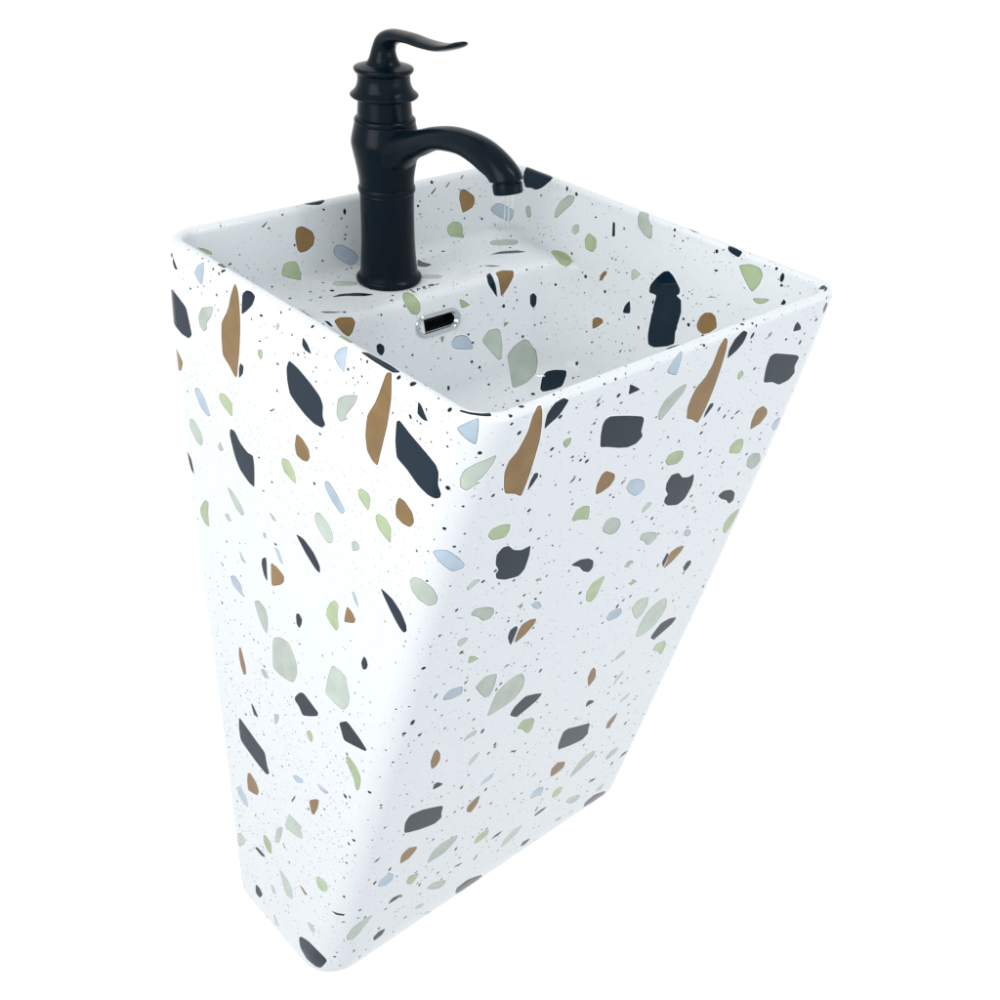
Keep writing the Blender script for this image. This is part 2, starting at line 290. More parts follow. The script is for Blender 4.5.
CHIPS = """
n 14881,9399 14871,9384 14864,9373 14858,9365 14844,9349 14821,9322 14810,9307 14823,9299 14847,9297 14863,9298 14879,9311 14892,9330 14900,9343 14902,9350 14900,9366 14894,9391 14890,9404
b 14378,9516 14404,9493 14429,9473 14442,9462 14461,9440 14486,9406 14500,9385 14500,9375 14488,9361 14463,9343 14446,9331 14436,9325 14417,9317 14387,9307 14369,9304 14353,9334 14343,9376 14336,9405 14333,9422 14328,9456 14325,9481 14332,9502 14353,9523 14363,9526
n 14932,9065 14895,9056 14864,9045 14824,9031 14804,9024 14769,9010 14717,8991 14686,8974 14673,8960 14657,8924 14647,8894 14637,8865 14624,8827 14619,8811 14611,8785 14601,8751 14597,8729 14600,8718 14614,8701 14641,8677 14661,8663 14676,8658 14711,8656 14766,8655 14803,8657 14824,8660 14865,8673 14897,8683 14939,8691 15003,8698 15022,8706 15025,8729 15015,8765 15006,8793 15004,8814 15024,8834 15001,8869 15034,8906 15021,8959 15011,8993 15006,9026 15021,9048
s 14312,9105 14227,9139 14179,9156 14167,9156 14167,9137 14180,9101 14191,9075 14200,9060 14225,9030 14266,8983 14290,8953 14296,8942 14296,8928 14288,8912 14286,8901 14305,8880 14333,8859 14352,8847 14381,8850 14409,8860 14426,8869 14432,8876 14438,8895 14444,8926 14446,8948 14442,8961 14429,8991 14405,9037 14384,9066 14365,9080
t 13793,9502 13766,9485 13752,9471 13747,9459 13738,9428 13732,9404 13726,9379 13719,9345 13715,9324 13709,9280 13704,9246 13700,9211 13698,9187 13696,9163 13696,9134 13697,9104 13698,9073 13701,9027 13703,8980 13706,8947 13709,8914 13713,8878 13719,8841 13725,8804 13731,8766 13737,8729 13744,8691 13751,8657 13758,8623 13765,8603 13776,8592 13793,8593 13806,8595 13816,8600 13839,8617 13876,8645 13901,8664 13915,8673 13942,8688 13983,8711 14007,8730 14015,8745 14022,8784 14024,8816 14027,8848 14030,8891 14031,8912 14029,8951 14028,8979 14027,9007 14023,9045 14015,9066 13991,9106 13970,9137 13949,9167 13924,9208 13913,9232 13896,9278 13885,9313 13875,9348 13861,9393 13853,9413 13839,9444 13820,9486 13815,9505
n 13661,9476 13642,9495 13632,9506 13610,9514 13586,9518 13568,9520 13558,9520 13537,9517 13506,9511 13487,9504 13481,9498 13482,9479 13496,9443 13508,9419 13517,9407 13539,9383 13574,9348 13598,9325 13609,9315 13629,9298 13658,9274 13676,9266 13681,9275 13683,9318 13682,9356 13682,9394 13680,9440 13675,9457
t 14976,8445 14922,8425 14897,8408 14886,8399 14870,8384 14847,8363 14835,8347 14835,8336 14845,8309 14866,8266 14881,8240 14912,8224 14955,8214 15002,8203 15030,8228 15031,8256 15020,8277 15025,8286 15037,8311 15040,8337 15039,8367 15038,8409
n 13682,8771 13658,8767 13644,8761 13641,8755 13642,8737 13648,8706 13653,8686 13659,8675 13677,8654 13705,8624 13722,8609 13729,8630 13728,8669 13726,8694 13724,8706 13719,8725 13710,8752 13703,8768
g 13375,9033 13348,9041 13332,9043 13324,9025 13323,8998 13323,8981 13334,8962 13349,8947 13359,8940 13375,8949 13391,8966 13400,8977 13403,8983 13403,8995 13400,9012 13396,9023
n 12717,9395 12688,9381 12668,9370 12658,9363 12638,9345 12610,9318 12597,9301 12620,9295 12661,9296 12687,9297 12697,9300 12709,9306 12725,9318 12734,9327 12737,9334 12739,9353 12741,9383 12739,9399
n 12810,9228 12760,9224 12780,9203
b 12158,9519 12139,9488 12135,9461 12135,9445 12133,9411 12132,9384 12131,9358 12133,9327 12138,9320 12156,9321 12188,9332 12209,9340 12220,9346 12242,9359 12274,9380 12291,9396 12293,9406 12283,9428 12262,9462 12247,9484 12239,9493 12222,9508 12199,9527 12186,9536 12177,9535
n 13387,9373 13346,9379 13340,9378 13345,9364 13350,9359 13379,9349 13385,9350 13393,9368
n 13390,9121 13353,9125 13361,9112 13393,9105
s 13110,9392 13081,9386 13080,9376 13103,9329 13111,9323 13132,9336 13133,9345 13118,9386
n 13107,9512 13069,9503 13067,9486 13088,9492
n 14113,9522 14068,9513 14063,9496 14088,9501
n 13101,9019 13057,9017 13064,8999 13096,9001
n 11909,9526 11897,9532 11891,9529 11874,9509 11875,9506 11894,9508 11899,9511 11909,9523
n 14593,9207 14556,9205 14567,9186 14595,9186
n 16620,9557 16641,9559 16655,9557 16663,9560 16680,9559 16703,9559 16718,9558 16725,9559 16738,9559 16762,9557 16778,9559 16810,9558 16808,9587 16799,9603 16775,9619 16748,9630 16729,9635 16717,9636 16693,9632 16656,9623 16631,9616 16616,9610 16588,9590 16574,9563 16589,9559 16603,9558
t 16436,9821 16463,9819 16483,9821 16494,9826 16519,9842 16557,9872 16579,9892 16586,9902 16593,9921 16598,9948 16600,9966 16599,9976 16592,9995 16579,10024 16570,10043 16562,10051 16541,10063 16508,10080 16486,10091 16474,10094 16452,10097 16420,10099 16400,10099 16384,10089 16374,10074 16369,10061 16368,10049 16369,10018 16373,9966 16376,9933 16379,9917 16388,9890 16403,9852 16413,9831 16420,9824
g 16123,10233 16146,10201 16162,10182 16170,10176 16190,10170 16219,10166 16239,10165 16249,10165 16267,10168 16294,10174 16310,10180 16316,10186 16323,10203 16329,10231 16333,10252 16333,10267 16330,10301 16355,10365 16353,10393 16345,10398 16322,10394 16285,10381 16260,10371 16238,10363 16193,10345 16138,10321 16115,10308 16108,10302 16104,10290 16104,10274 16106,10262 16110,10254
b 16806,10136 16825,10117 16838,10106 16847,10104 16865,10106 16894,10112 16916,10119 16931,10127 16965,10150 16992,10170 17020,10190 17054,10217 17067,10229 17081,10250 17096,10279 17104,10299 17104,10308 17095,10325 17080,10355 17070,10373 17061,10377 17041,10379 17010,10381 16988,10379 16976,10374 16943,10349 16895,10310 16867,10288 16856,10279 16839,10264 16819,10244 16806,10229 16802,10221 16797,10203 16793,10176 16792,10158 16795,10150
s 16625,10539 16651,10531 16673,10529 16691,10533 16712,10543 16735,10553 16770,10570 16806,10587 16846,10609 16855,10618 16850,10631 16831,10649 16813,10657 16797,10656 16753,10645 16716,10635 16680,10624 16636,10609 16623,10602 16613,10587 16607,10565 16606,10551
n 16428,10734 16479,10728 16515,10726 16537,10728 16584,10740 16620,10751 16656,10761 16702,10777 16722,10786 16753,10806 16773,10821 16794,10837 16814,10854 16789,10859 16743,10855 16710,10849 16691,10843 16650,10825 16619,10810 16588,10795 16546,10776 16526,10769 16487,10760 16460,10754 16432,10749 16404,10742
m 16138,10915 16176,10933 16213,10952 16234,10962 16255,10973 16262,10978 16248,10978 16214,10972 16191,10968 16179,10964 16158,10956 16127,10942 16108,10933 16101,10927 16092,10916 16083,10899 16095,10895 16116,10905
n 15663,9623 15681,9641 15663,9659
n 16060,9732 16097,9711 16134,9690 16142,9687 16116,9711 16105,9719 16067,9744 16058,9747 16048,9740
g 15322,9802 15361,9815 15385,9824 15397,9828 15419,9839 15443,9856 15455,9868 15459,9873 15460,9884 15458,9899 15456,9907 15443,9904 15427,9895 15413,9887 15403,9879 15380,9857 15334,9822 15306,9801
n 14221,9588 14220,9609 15509,10024 15517,10028 15521,10041 14174,9630 14163,9632 14126,9625 14103,9593 14108,9581 14114,9578 14131,9575 14159,9573 14177,9572 14198,9572 14216,9573
n 15982,11031 16009,11053 16013,11068 16015,11095 16021,11121 16019,11128 15992,11115 15983,11103 15976,11075 15975,11042
t 16100,11058 16137,11050 16162,11046 16176,11048 16206,11057 16253,11072 16281,11083 16289,11089 16293,11104 16295,11127 16294,11144 16290,11154 16275,11172 16249,11199 16231,11216 16222,11222 16207,11230 16184,11240 16169,11245 16149,11237 16131,11223 16119,11213 16112,11207 16100,11192 16083,11169 16073,11151 16069,11141 16066,11122 16066,11092 16072,11073
g 12364,9588 12354,9610 12341,9626 12332,9629 12308,9629 12263,9626 12235,9628 12200,9603 12201,9589 12209,9581 12221,9579 12259,9577 12292,9577 12324,9576 12360,9576
n 16499,11378 16520,11375 16534,11375 16553,11385 16571,11399 16580,11409 16579,11427 16571,11446 16565,11458 16547,11469 16526,11478 16513,11481 16495,11470 16480,11453 16471,11442 16470,11435 16471,11420 16477,11398 16482,11385
n 12020,9564 12002,9578 11983,9588 11962,9592 11930,9594 11897,9596 11861,9597 11825,9598 11790,9599 11756,9600 11722,9601 11694,9601 11654,9599 11602,9594 11572,9589 11567,9572 11582,9556 11601,9547 11620,9545 11673,9543 11716,9543 11760,9544 11790,9544 11819,9544 11847,9545 11898,9547 11935,9549 11973,9551 12015,9554 12024,9556
t 15950,10766 15947,10806 15944,10847 15940,10888 15939,10916 15942,10954 15941,10952 15934,10927 15928,10902 15929,10874 15935,10837 15942,10800 15948,10764
n 16631,10227 16653,10244 16637,10257 16621,10242
n 16742,9674 16768,9690 16761,9711 16740,9695
n 16298,9645 16318,9650 16314,9666 16296,9663
n 16949,10049 16973,10060 16964,10075 16946,10066
n 2299,9558 2352,9557 2397,9560 2426,9561 2493,9558 2547,9555 2598,9546 2687,9568 2716,9579 2741,9604 2744,9631 2738,9649 2729,9660 2703,9685 2644,9724 2605,9749 2585,9759 2555,9775 2517,9795 2491,9806 2479,9810 2457,9812 2425,9812 2402,9812 2390,9814 2364,9819 2324,9827 2298,9828 2287,9823 2270,9802 2251,9765 2254,9737 2263,9721 2301,9686 2310,9631 2285,9591 2272,9569
t 1311,9804 1330,9802 1343,9802 1364,9810 1384,9822 1398,9831 1409,9838 1435,9857 1478,9887 1504,9908 1513,9918 1522,9937 1532,9965 1536,9983 1536,9992 1531,10006 1522,10025 1514,10038 1507,10043 1487,10050 1454,10061 1433,10067 1424,10069 1409,10072 1389,10076 1376,10076 1362,10058 1350,10032 1341,10014 1336,10003 1324,9977 1304,9936 1293,9909 1290,9896 1288,9871 1289,9835 1294,9814 1298,9808
b 1814,10089 1836,10071 1850,10059 1858,10055 1875,10052 1898,10048 1915,10047 1925,10049 1949,10059 1985,10074 2008,10084 2019,10089 2040,10099 2068,10113 2084,10123 2088,10131 2089,10152 2086,10185 2082,10206 2078,10215 2068,10231 2051,10252 2039,10263 2015,10259 1989,10246 1970,10236 1959,10229 1933,10216 1894,10192 1868,10176 1856,10167 1840,10151 1816,10126 1804,10110
s 2293,10040 2324,10029 2343,10026 2353,10049 2355,10082 2356,10104 2355,10113 2350,10128 2340,10148 2333,10160 2311,10167 2287,10169 2274,10168 2264,10151 2258,10128 2255,10113 2255,10105 2257,10090 2262,10068 2268,10054
s 3120,9751 3102,9780 3091,9800 3082,9811 3057,9835 3013,9873 2983,9900 2966,9915 2935,9944 2886,9989 2854,10016 2842,10026 2825,10034 2803,10042 2788,10039 2790,10019 2798,9983 2804,9958 2811,9944 2831,9914 2864,9868 2885,9839 2897,9825 2925,9801 2968,9767 3003,9745 3017,9736 3041,9727 3074,9717 3094,9712 3112,9714 3126,9720 3132,9726
s 3126,10042 3148,10025 3163,10015 3184,10011 3203,10011 3214,10013 3218,10034 3216,10061 3213,10079 3209,10088 3196,10105 3173,10130 3157,10143 3132,10141 3107,10130 3093,10121 3092,10100 3099,10077 3106,10061
n 3743,9826 3756,9817 3768,9826 3777,9859 3783,9890 3790,9920 3797,9957 3797,9969 3788,9979 3772,9987 3762,9987 3757,9977 3750,9943 3745,9913 3740,9883 3735,9847 3736,9836
g 3341,10113 3364,10080 3382,10061 3394,10057 3425,10062 3474,10075 3503,10086 3512,10095 3520,10117 3526,10154 3527,10178 3525,10189 3514,10209 3494,10236 3477,10252 3465,10257 3433,10258 3383,10256 3353,10251 3343,10243 3334,10218 3326,10177 3324,10150 3328,10137
g 2221,10757 2770,10465 2826,10438 2849,10431 2895,10423 2959,10416 3000,10414 3018,10414 3046,10421 3080,10435 3097,10449 3088,10468 2872,10621 2150,11035 2129,11068 2100,11095 2075,11113 2060,11122 2053,11123 2037,11119 2018,11108 2006,11098 2001,11091 1997,11071 2002,11027 2022,10988 2034,10967 2058,10927 2099,10862 2135,10818
g 1189,10180 1214,10163 1232,10154 1244,10154 1272,10159 1316,10170 1344,10178 1355,10184 1370,10197 1389,10219 1401,10236 1408,10249 1423,10283 1428,10340 1387,10378 1382,10385 1368,10386 1346,10380 1329,10375 1317,10372 1297,10358 1268,10335 1240,10322 1226,10315 1208,10298 1187,10273 1175,10256 1169,10234 1168,10212 1170,10198 1174,10192
s 1655,10531 1686,10521 1712,10518 1735,10522 1766,10531 1797,10539 1848,10549 1899,10555 1930,10558 1962,10558 1980,10561 1982,10575 1969,10599 1958,10616 1924,10641 1886,10662 1857,10672 1835,10672 1807,10666 1780,10659 1734,10644 1687,10628 1632,10607 1618,10598 1614,10582 1622,10559 1630,10544
m 1449,10731 1519,10727 1568,10726 1594,10728 1646,10740 1686,10749 1725,10759 1773,10773 1790,10780 1811,10795 1835,10818 1845,10830 1819,10834 1775,10829 1742,10823 1720,10817 1671,10803 1634,10792 1596,10781 1547,10767 1525,10761 1487,10753 1434,10743 1409,10737
m 1138,10870 1172,10879 1206,10888 1233,10900 1277,10923 1320,10946 1319,10951 1274,10941 1228,10931 1201,10920 1169,10897 1138,10874
m 610,10525 609,10550 610,10567 613,10576 625,10597 644,10628 653,10646 628,10658 589,10662 564,10663 553,10660 534,10651 509,10634 497,10620 501,10610 526,10583 571,10541 598,10518
s 428,10782 458,10792 487,10803 523,10817 535,10824 546,10838 555,10858 558,10870 534,10876 500,10878 476,10877 460,10873 424,10859 396,10847 368,10835 337,10820 331,10812 339,10799 360,10780 378,10771 392,10771
n 899,9770 914,9746 930,9722 937,9716 946,9729 943,9738 931,9761 914,9781 905,9786 892,9778
m 1079,9726 1090,9704 1099,9682 1107,9677 1110,9693 1110,9702 1096,9737 1091,9742 1078,9735
m 1257,9665 1314,9627 1303,9647 1266,9678
n 1026,11017 1056,11009 1072,11007 1065,11031 1058,11064 1057,11083 1057,11094 1059,11119 1071,11157 1081,11179 1085,11192 1089,11217 1093,11256 1096,11278 1081,11272 1059,11250 1045,11235 1036,11225 1017,11204 987,11170 970,11145 965,11131 965,11107 976,11068 993,11040 1005,11027
t 1172,11021 1218,11019 1248,11019 1264,11023 1294,11037 1344,11057 1375,11070 1381,11078 1379,11093 1369,11116 1363,11133 1356,11143 1338,11164 1307,11192 1285,11211 1271,11221 1240,11242 1217,11257 1194,11273 1166,11288 1150,11269 1146,11234 1143,11211 1140,11198 1134,11175 1126,11137 1125,11110 1125,11099 1124,11081 1125,11053 1134,11034
n 1656,11346 1679,11341 1695,11340 1717,11351 1740,11367 1754,11379 1758,11387 1760,11405 1760,11434 1758,11451 1754,11457 1742,11464 1723,11472 1709,11475 1687,11463 1665,11445 1652,11431 1647,11423 1643,11404 1640,11375 1639,11357 1642,11351
t 3761,10423 3760,10441 3752,10458 3618,10576 3248,10831 2797,11075 2765,11091 2719,11109 2664,11128 2637,11135 2658,11112 2736,11060 3279,10759 3391,10683 3534,10582 3670,10474 3700,10446 3725,10429 3744,10419 3759,10416
t 2446,11511 2511,11494 2555,11484 2620,11477 2683,11473 2722,11472 2747,11479 2758,11490 2759,11499 2706,11523 2633,11550 2583,11568 2558,11576 2507,11589 2434,11608 2389,11616 2376,11593 2384,11556 2394,11533 2407,11524
s 1216,11526 1289,11534 1290,11540 1257,11551 1224,11562 1211,11561 1204,11530
s 223,11474 264,11481 266,11489 250,11510 234,11530 227,11534 216,11519 214,11511 216,11478
g 581,11217 612,11235 643,11253 676,11274 678,11281 651,11285 597,11288 564,11286 552,11280 542,11258 535,11220 536,11201
g 17107,10957 17136,10953 17154,10954 17160,10957 17165,10970 17170,10994 17170,11011 17167,11025 17160,11059 17165,11100 17172,11124 17174,11135 17173,11155 17170,11180 17168,11195 17164,11202 17151,11212 17131,11226 17116,11233 17087,11229 17057,11218 17038,11209 17029,11202 17016,11185 16998,11157 16988,11135 16985,11125 16983,11106 16984,11079 16990,11058 16996,11046 17015,11020 17051,10987 17075,10968
b 381,11541 406,11524 424,11515 435,11512 462,11512 505,11514 532,11516 544,11518 564,11525 592,11536 609,11543 629,11558 645,11573 656,11585 662,11593 673,11613 688,11645 694,11663 665,11667 621,11662 590,11657 572,11655 534,11647 476,11636 440,11628 426,11624 408,11616 385,11604 372,11595 365,11581 363,11567 364,11557 368,11551
n 673,11602 712,11609 711,11626 679,11623
s 868,11598 915,11571 947,11556 964,11552 999,11552 1052,11555 1086,11558 1099,11561 1116,11569 1137,11583 1150,11595 1156,11605 1164,11634 1170,11658 1177,11682 1184,11714 1185,11730 1185,11761 1184,11783 1183,11806 1180,11833 1175,11841 1163,11846 1141,11849 1125,11847 1087,11825 1046,11796 1017,11774 997,11759 953,11723 918,11695 885,11668 850,11633 847,11618
s 1317,11805 1370,11781 1405,11765 1425,11759 1464,11750 1522,11739 1560,11733 1578,11733 1607,11740 1649,11752 1674,11761 1697,11777 1712,11795 1724,11807 1733,11814 1757,11829 1780,11851 1793,11868 1799,11879 1806,11907 1819,11962 1828,12001 1831,12019 1833,12050 1833,12095 1831,12125 1826,12139 1811,12166 1784,12203 1763,12225 1735,12232 1659,12237 1599,12240 1538,12242 1466,12237 1439,12222 1410,12173 1395,12131 1379,12090 1358,12036 1346,12007 1321,11949 1303,11910 1292,11879 1282,11840 1287,11825
n 1894,12313 1894,12257 1895,12222 1897,12208 1903,12187 1913,12159 1921,12142 1928,12136 1944,12131 1970,12124 1989,12120 1999,12118 2022,12118 2056,12116 2078,12115 2085,12118 2090,12130 2093,12153 2095,12171 2094,12184 2090,12218 2083,12276 2076,12312 2071,12326 2058,12344 2037,12364 2021,12377 2011,12383 1988,12395 1951,12409 1929,12414 1920,12412 1912,12401 1902,12382 1896,12365 1894,12351
n 225,11923 254,11923 260,11928 269,11960 265,11968 238,11985 232,11979 222,11931
n 1681,10186 1715,10198 1716,10226 1692,10211
n 2240,11666 2262,11667 2251,11685
n 2313,11743 2401,11731 2382,11747 2322,11755
n 1746,11625 1774,11633 1770,11647 1748,11639
n 1404,11349 1439,11359 1427,11370 1405,11362
n 299,11212 330,11220 320,11234 296,11227
n 3373,11684 3454,11638 3461,11652 3403,11689
n 931,12061 978,12069 974,12096 936,12084
n 318,11685 342,11685 339,11702 320,11699
n 3452,9846 3490,9835 3485,9853 3462,9860
n 3901,9834 3925,9838 3923,9861 3904,9861
n 749,10381 778,10376 766,10389
n 2551,9844 2585,9836 2580,9856 2554,9860
n 11211,9455 11194,9448 11181,9440 11170,9432 11144,9410 11123,9391 11102,9372 11079,9350 11076,9343 11087,9338 11111,9334 11128,9333 11136,9334 11154,9338 11181,9345 11197,9352 11204,9361 11210,9386 11218,9427 11221,9450
n 11293,9307 11267,9311 11260,9307 11247,9285 11249,9281 11272,9282 11278,9285 11295,9303
n 11404,9190 11391,9201 11379,9205 11367,9203 11334,9191 11307,9180 11279,9169 11241,9154 11218,9146 11193,9138 11168,9130 11130,9117 11093,9105 11068,9097 11044,9089 11020,9082 10980,9068 10952,9058 10924,9048 10889,9035 10876,9028 10862,9015 10845,8995 10835,8980 10831,8969 10825,8943 10817,8901 10811,8874 10806,8862 10794,8843 10776,8818 10766,8801 10762,8793 10761,8782 10762,8766 10764,8756 10776,8745 10793,8736 10805,8731 10814,8730 10834,8729 10867,8728 10892,8727 10907,8728 10939,8734 10964,8739 10989,8745 11024,8753 11044,8760 11084,8777 11114,8791 11145,8805 11186,8823 11206,8831 11242,8842 11268,8849 11293,8857 11326,8870 11338,8882 11354,8916 11363,8943 11373,8970 11385,9006 11390,9027 11397,9068 11402,9099 11407,9129 11411,9166 11410,9179
b 10763,9441 10740,9465 10724,9480 10715,9488 10697,9503 10683,9513 10669,9523 10651,9531 10644,9528 10636,9509 10626,9470 10620,9440 10617,9424 10612,9389 10608,9363 10605,9336 10603,9307 10606,9300 10619,9303 10642,9315 10659,9324 10668,9330 10687,9342 10716,9361 10735,9373 10743,9379 10755,9390 10770,9406 10778,9418 10776,9425
s 10407,9150 10410,9113 10414,9088 10419,9075 10430,9048 10439,9028 10449,9008 10462,8983 10468,8974 10481,8961 10499,8946 10508,8937 10499,8932 10479,8930 10469,8929 10474,8922 10486,8913 10496,8906 10503,8902 10518,8889 10543,8869 10559,8857 10567,8856 10582,8862 10604,8875 10617,8886 10623,8893 10630,8913 10639,8944 10643,8965 10644,8976 10642,8997 10637,9029 10632,9050 10627,9060 10612,9077 10586,9100 10568,9115 10558,9121 10538,9133 10506,9147 10485,9155 10475,9159 10456,9166 10429,9175 10412,9176
t 10144,9529 10132,9527 10125,9524 10121,9505 10111,9479 10100,9456 10094,9441 10082,9409 10064,9358 10052,9323 10046,9304 10034,9264 10026,9234 10019,9204 10010,9163 10006,9141 10000,9096 9997,9063 9994,9029 9989,8983 9987,8957 9986,8932 9984,8906 9982,8868 9979,8829 9978,8802 9976,8776 9976,8749 9976,8724 9977,8699 9978,8663 9979,8626 9982,8584 9988,8576 10006,8585 10036,8611 10057,8629 10069,8637 10095,8651 10136,8671 10160,8685 10169,8694 10181,8713 10195,8744 10205,8768 10211,8784 10224,8826 10234,8858 10244,8891 10255,8932 10258,8950 10259,8980 10258,9020 10256,9046 10253,9058 10241,9078 10221,9105 10209,9126 10203,9142 10199,9162 10195,9181 10189,9212 10183,9243 10181,9263 10178,9284 10177,9305 10179,9345 10182,9374 10185,9404 10188,9441 10189,9457 10186,9482 10174,9510 10160,9524 10153,9528
n 10029,9447 10022,9464 10014,9480 9999,9497 9989,9503 9969,9508 9937,9513 9917,9515 9908,9513 9894,9505 9873,9491 9859,9480 9856,9463 9860,9447 9864,9434 9867,9426 9875,9404 9881,9386 9888,9369 9898,9347 9905,9338 9920,9325 9944,9308 9960,9296 9967,9291 9978,9280 9994,9264 10004,9260 10018,9304 10024,9335 10031,9366 10037,9405 10036,9422
n 9885,8759 9879,8742 9877,8729 9877,8721 9883,8702 9894,8673 9901,8654 9905,8646 9914,8631 9926,8611 9934,8603 9940,8630 9943,8673 9945,8700 9944,8713 9941,8734 9935,8762 9930,8779 9927,8783 9917,8783 9903,8778 9893,8773
g 9734,9024 9724,9033 9716,9039 9710,9040 9697,9040 9675,9037 9662,9033 9654,9012 9652,8985 9652,8968 9653,8961 9660,8950 9671,8936 9680,8931 9700,8953 9723,8987 9735,9007
s 9527,9347 9514,9360 9501,9373 9496,9373 9494,9345 9496,9336 9509,9314 9514,9314 9529,9338
n 9431,8520 9441,8480 9449,8471 9481,8456 9484,8459 9467,8492 9459,8501 9434,8524
t 9048,8382 9000,8345 8972,8321 8961,8310 8952,8291 8942,8265 8938,8247 8938,8238 8943,8219 8953,8191 8962,8174 8969,8167 8988,8158 9019,8146 9039,8139 9048,8137 9064,8136 9087,8137 9101,8141 9117,8175 9129,8220 9135,8249 9137,8265 9136,8297 9133,8343 9129,8371 9126,8381 9117,8392 9101,8404 9088,8407 9077,8403
t 11199,8531 11167,8531 11145,8529 11132,8525 11105,8513 11084,8503 11062,8493 11036,8478 11026,8469 11013,8450 10996,8420 10988,8400 10988,8390 10995,8371 11009,8343 11021,8327 11030,8321 11053,8315 11090,8309 11115,8307 11128,8307 11154,8312 11192,8320 11215,8329 11223,8337 11232,8361 11241,8401 11245,8427 11245,8440 11241,8465 11232,8501 11225,8522
g 9286,7983 9281,8019 9277,8041 9272,8048 9259,8054 9236,8058 9220,8060 9210,8058 9188,8050 9154,8035 9133,8020 9123,8004 9108,7958 9098,7920 9088,7882 9080,7839 9084,7831 9107,7840 9150,7867 9178,7883 9190,7889 9211,7894 9240,7900 9257,7905 9272,7920 9282,7937 9287,7951 9287,7960
g 10189,8268 10184,8293 10178,8307 10172,8312 10155,8316 10127,8318 10106,8318 10094,8316 10067,8306 10024,8288 9999,8275 9991,8266 9984,8245 9980,8211 9978,8190 9978,8180 9983,8165 9991,8143 10000,8132 10010,8130 10038,8136 10084,8148 10113,8158 10126,8166 10146,8187 10172,8220 10187,8241 10190,8251
s 8847,7628 8843,7661 8838,7680 8833,7686 8818,7689 8792,7689 8773,7686 8762,7680 8735,7662 8694,7631 8668,7609 8657,7596 8644,7570 8627,7531 8618,7505 8617,7492 8620,7470 8629,7438 8636,7420 8642,7415 8659,7414 8686,7418 8706,7423 8719,7431 8747,7455 8790,7495 8816,7520 8834,7551 8843,7577 8848,7596 8849,7606
n 10014,7961 9999,7985 9988,7998 9981,8001 9967,8001 9944,7996 9928,7990 9919,7983 9900,7962 9873,7927 9853,7904 9843,7895 9822,7881 9790,7862 9769,7851 9759,7848 9743,7846 9721,7847 9707,7847 9693,7849 9682,7851 9670,7840 9663,7811 9653,7760 9647,7725 9644,7705 9642,7663 9641,7631 9640,7599 9640,7560 9642,7544 9651,7524 9667,7499 9681,7486 9694,7484 9727,7492 9754,7500 9780,7509 9815,7521 9832,7529 9859,7548 9899,7578 9923,7599 9931,7609 9941,7628 9951,7657 9957,7675 9954,7692 9945,7703 9943,7713 9956,7743 9977,7777 9991,7802 9996,7817 10005,7849 10016,7899 10022,7931 10021,7943
b 10696,8218 10674,8230 10659,8237 10650,8239 10630,8240 10599,8238 10577,8235 10565,8229 10537,8212 10493,8181 10463,8157 10447,8143 10417,8114 10369,8066 10342,8034 10335,8021 10331,8005 10330,7987 10333,7977 10340,7975 10366,7976 10415,7977 10445,7978 10461,7984 10490,8002 10531,8032 10557,8052 10570,8062 10594,8085 10628,8117 10650,8137 10660,8147 10676,8164 10697,8187 10707,8202
s 10890,7829 10871,7852 10856,7867 10846,7872 10822,7878 10786,7884 10761,7884 10745,7880 10708,7864 10679,7849 10650,7832 10614,7806 10599,7792 10578,7767 10552,7727 10535,7701 10530,7689 10527,7669 10527,7642 10529,7625 10534,7619 10551,7612 10579,7602 10599,7598 10613,7600 10643,7613 10690,7634 10722,7647 10737,7655 10766,7674 10811,7701 10840,7718 10853,7728 10869,7749 10889,7782 10898,7803 10898,7813
n 9061,7253 9023,7259 8997,7260 8983,7258 8956,7247 8915,7228 8889,7214 8876,7206 8856,7187 8827,7157 8809,7136 8794,7097 8785,7055 8780,7029 8781,7018 8787,7004 8800,6986 8810,6978 8818,6980 8839,6995 8873,7023 8894,7043 8920,7078 8943,7113 8960,7138 8973,7151 9004,7177 9052,7215 9077,7238
g 8563,6735 8566,6680 8568,6643 8569,6623 8572,6583 8576,6525 8579,6488 8583,6474 8592,6456 8607,6435 8619,6424 8628,6425 8648,6439 8680,6465 8700,6486 8718,6536 8731,6593 8738,6630 8738,6647 8731,6679 8718,6723 8705,6750 8694,6759 8661,6767 8634,6771 8607,6775 8575,6774
s 9464,7295 9426,7295 9415,7288 9389,7247 9391,7241 9432,7250 9443,7258 9466,7290
s 10214,7704 10194,7724 10181,7735 10174,7738 10159,7735 10138,7727 10124,7721 10114,7709 10107,7696 10107,7683 10118,7675 10137,7663 10150,7655 10157,7651 10170,7644 10188,7633 10199,7629 10212,7644 10222,7667 10227,7682 10225,7690
s 10081,7274 10069,7295 10058,7306 10048,7306 10021,7296 9977,7276 9948,7261 9934,7252 9910,7233 9874,7202 9853,7182 9840,7149 9834,7117 9832,7097 9832,7088 9837,7074 9847,7056 9855,7046 9861,7044 9879,7047 9907,7055 9926,7062 9934,7070 9949,7090 9969,7122 9985,7145 9995,7158 10020,7184 10059,7223 10081,7248
b 9404,6935 9384,6938 9370,6938 9351,6926 9332,6909 9320,6896 9301,6863 9284,6825 9275,6802 9283,6792 9301,6791 9313,6792 9336,6813 9360,6840 9376,6858 9394,6885 9409,6911 9416,6926
s 9571,7004 9552,7016 9532,7027 9524,7022 9519,6967 9525,6963 9570,6994
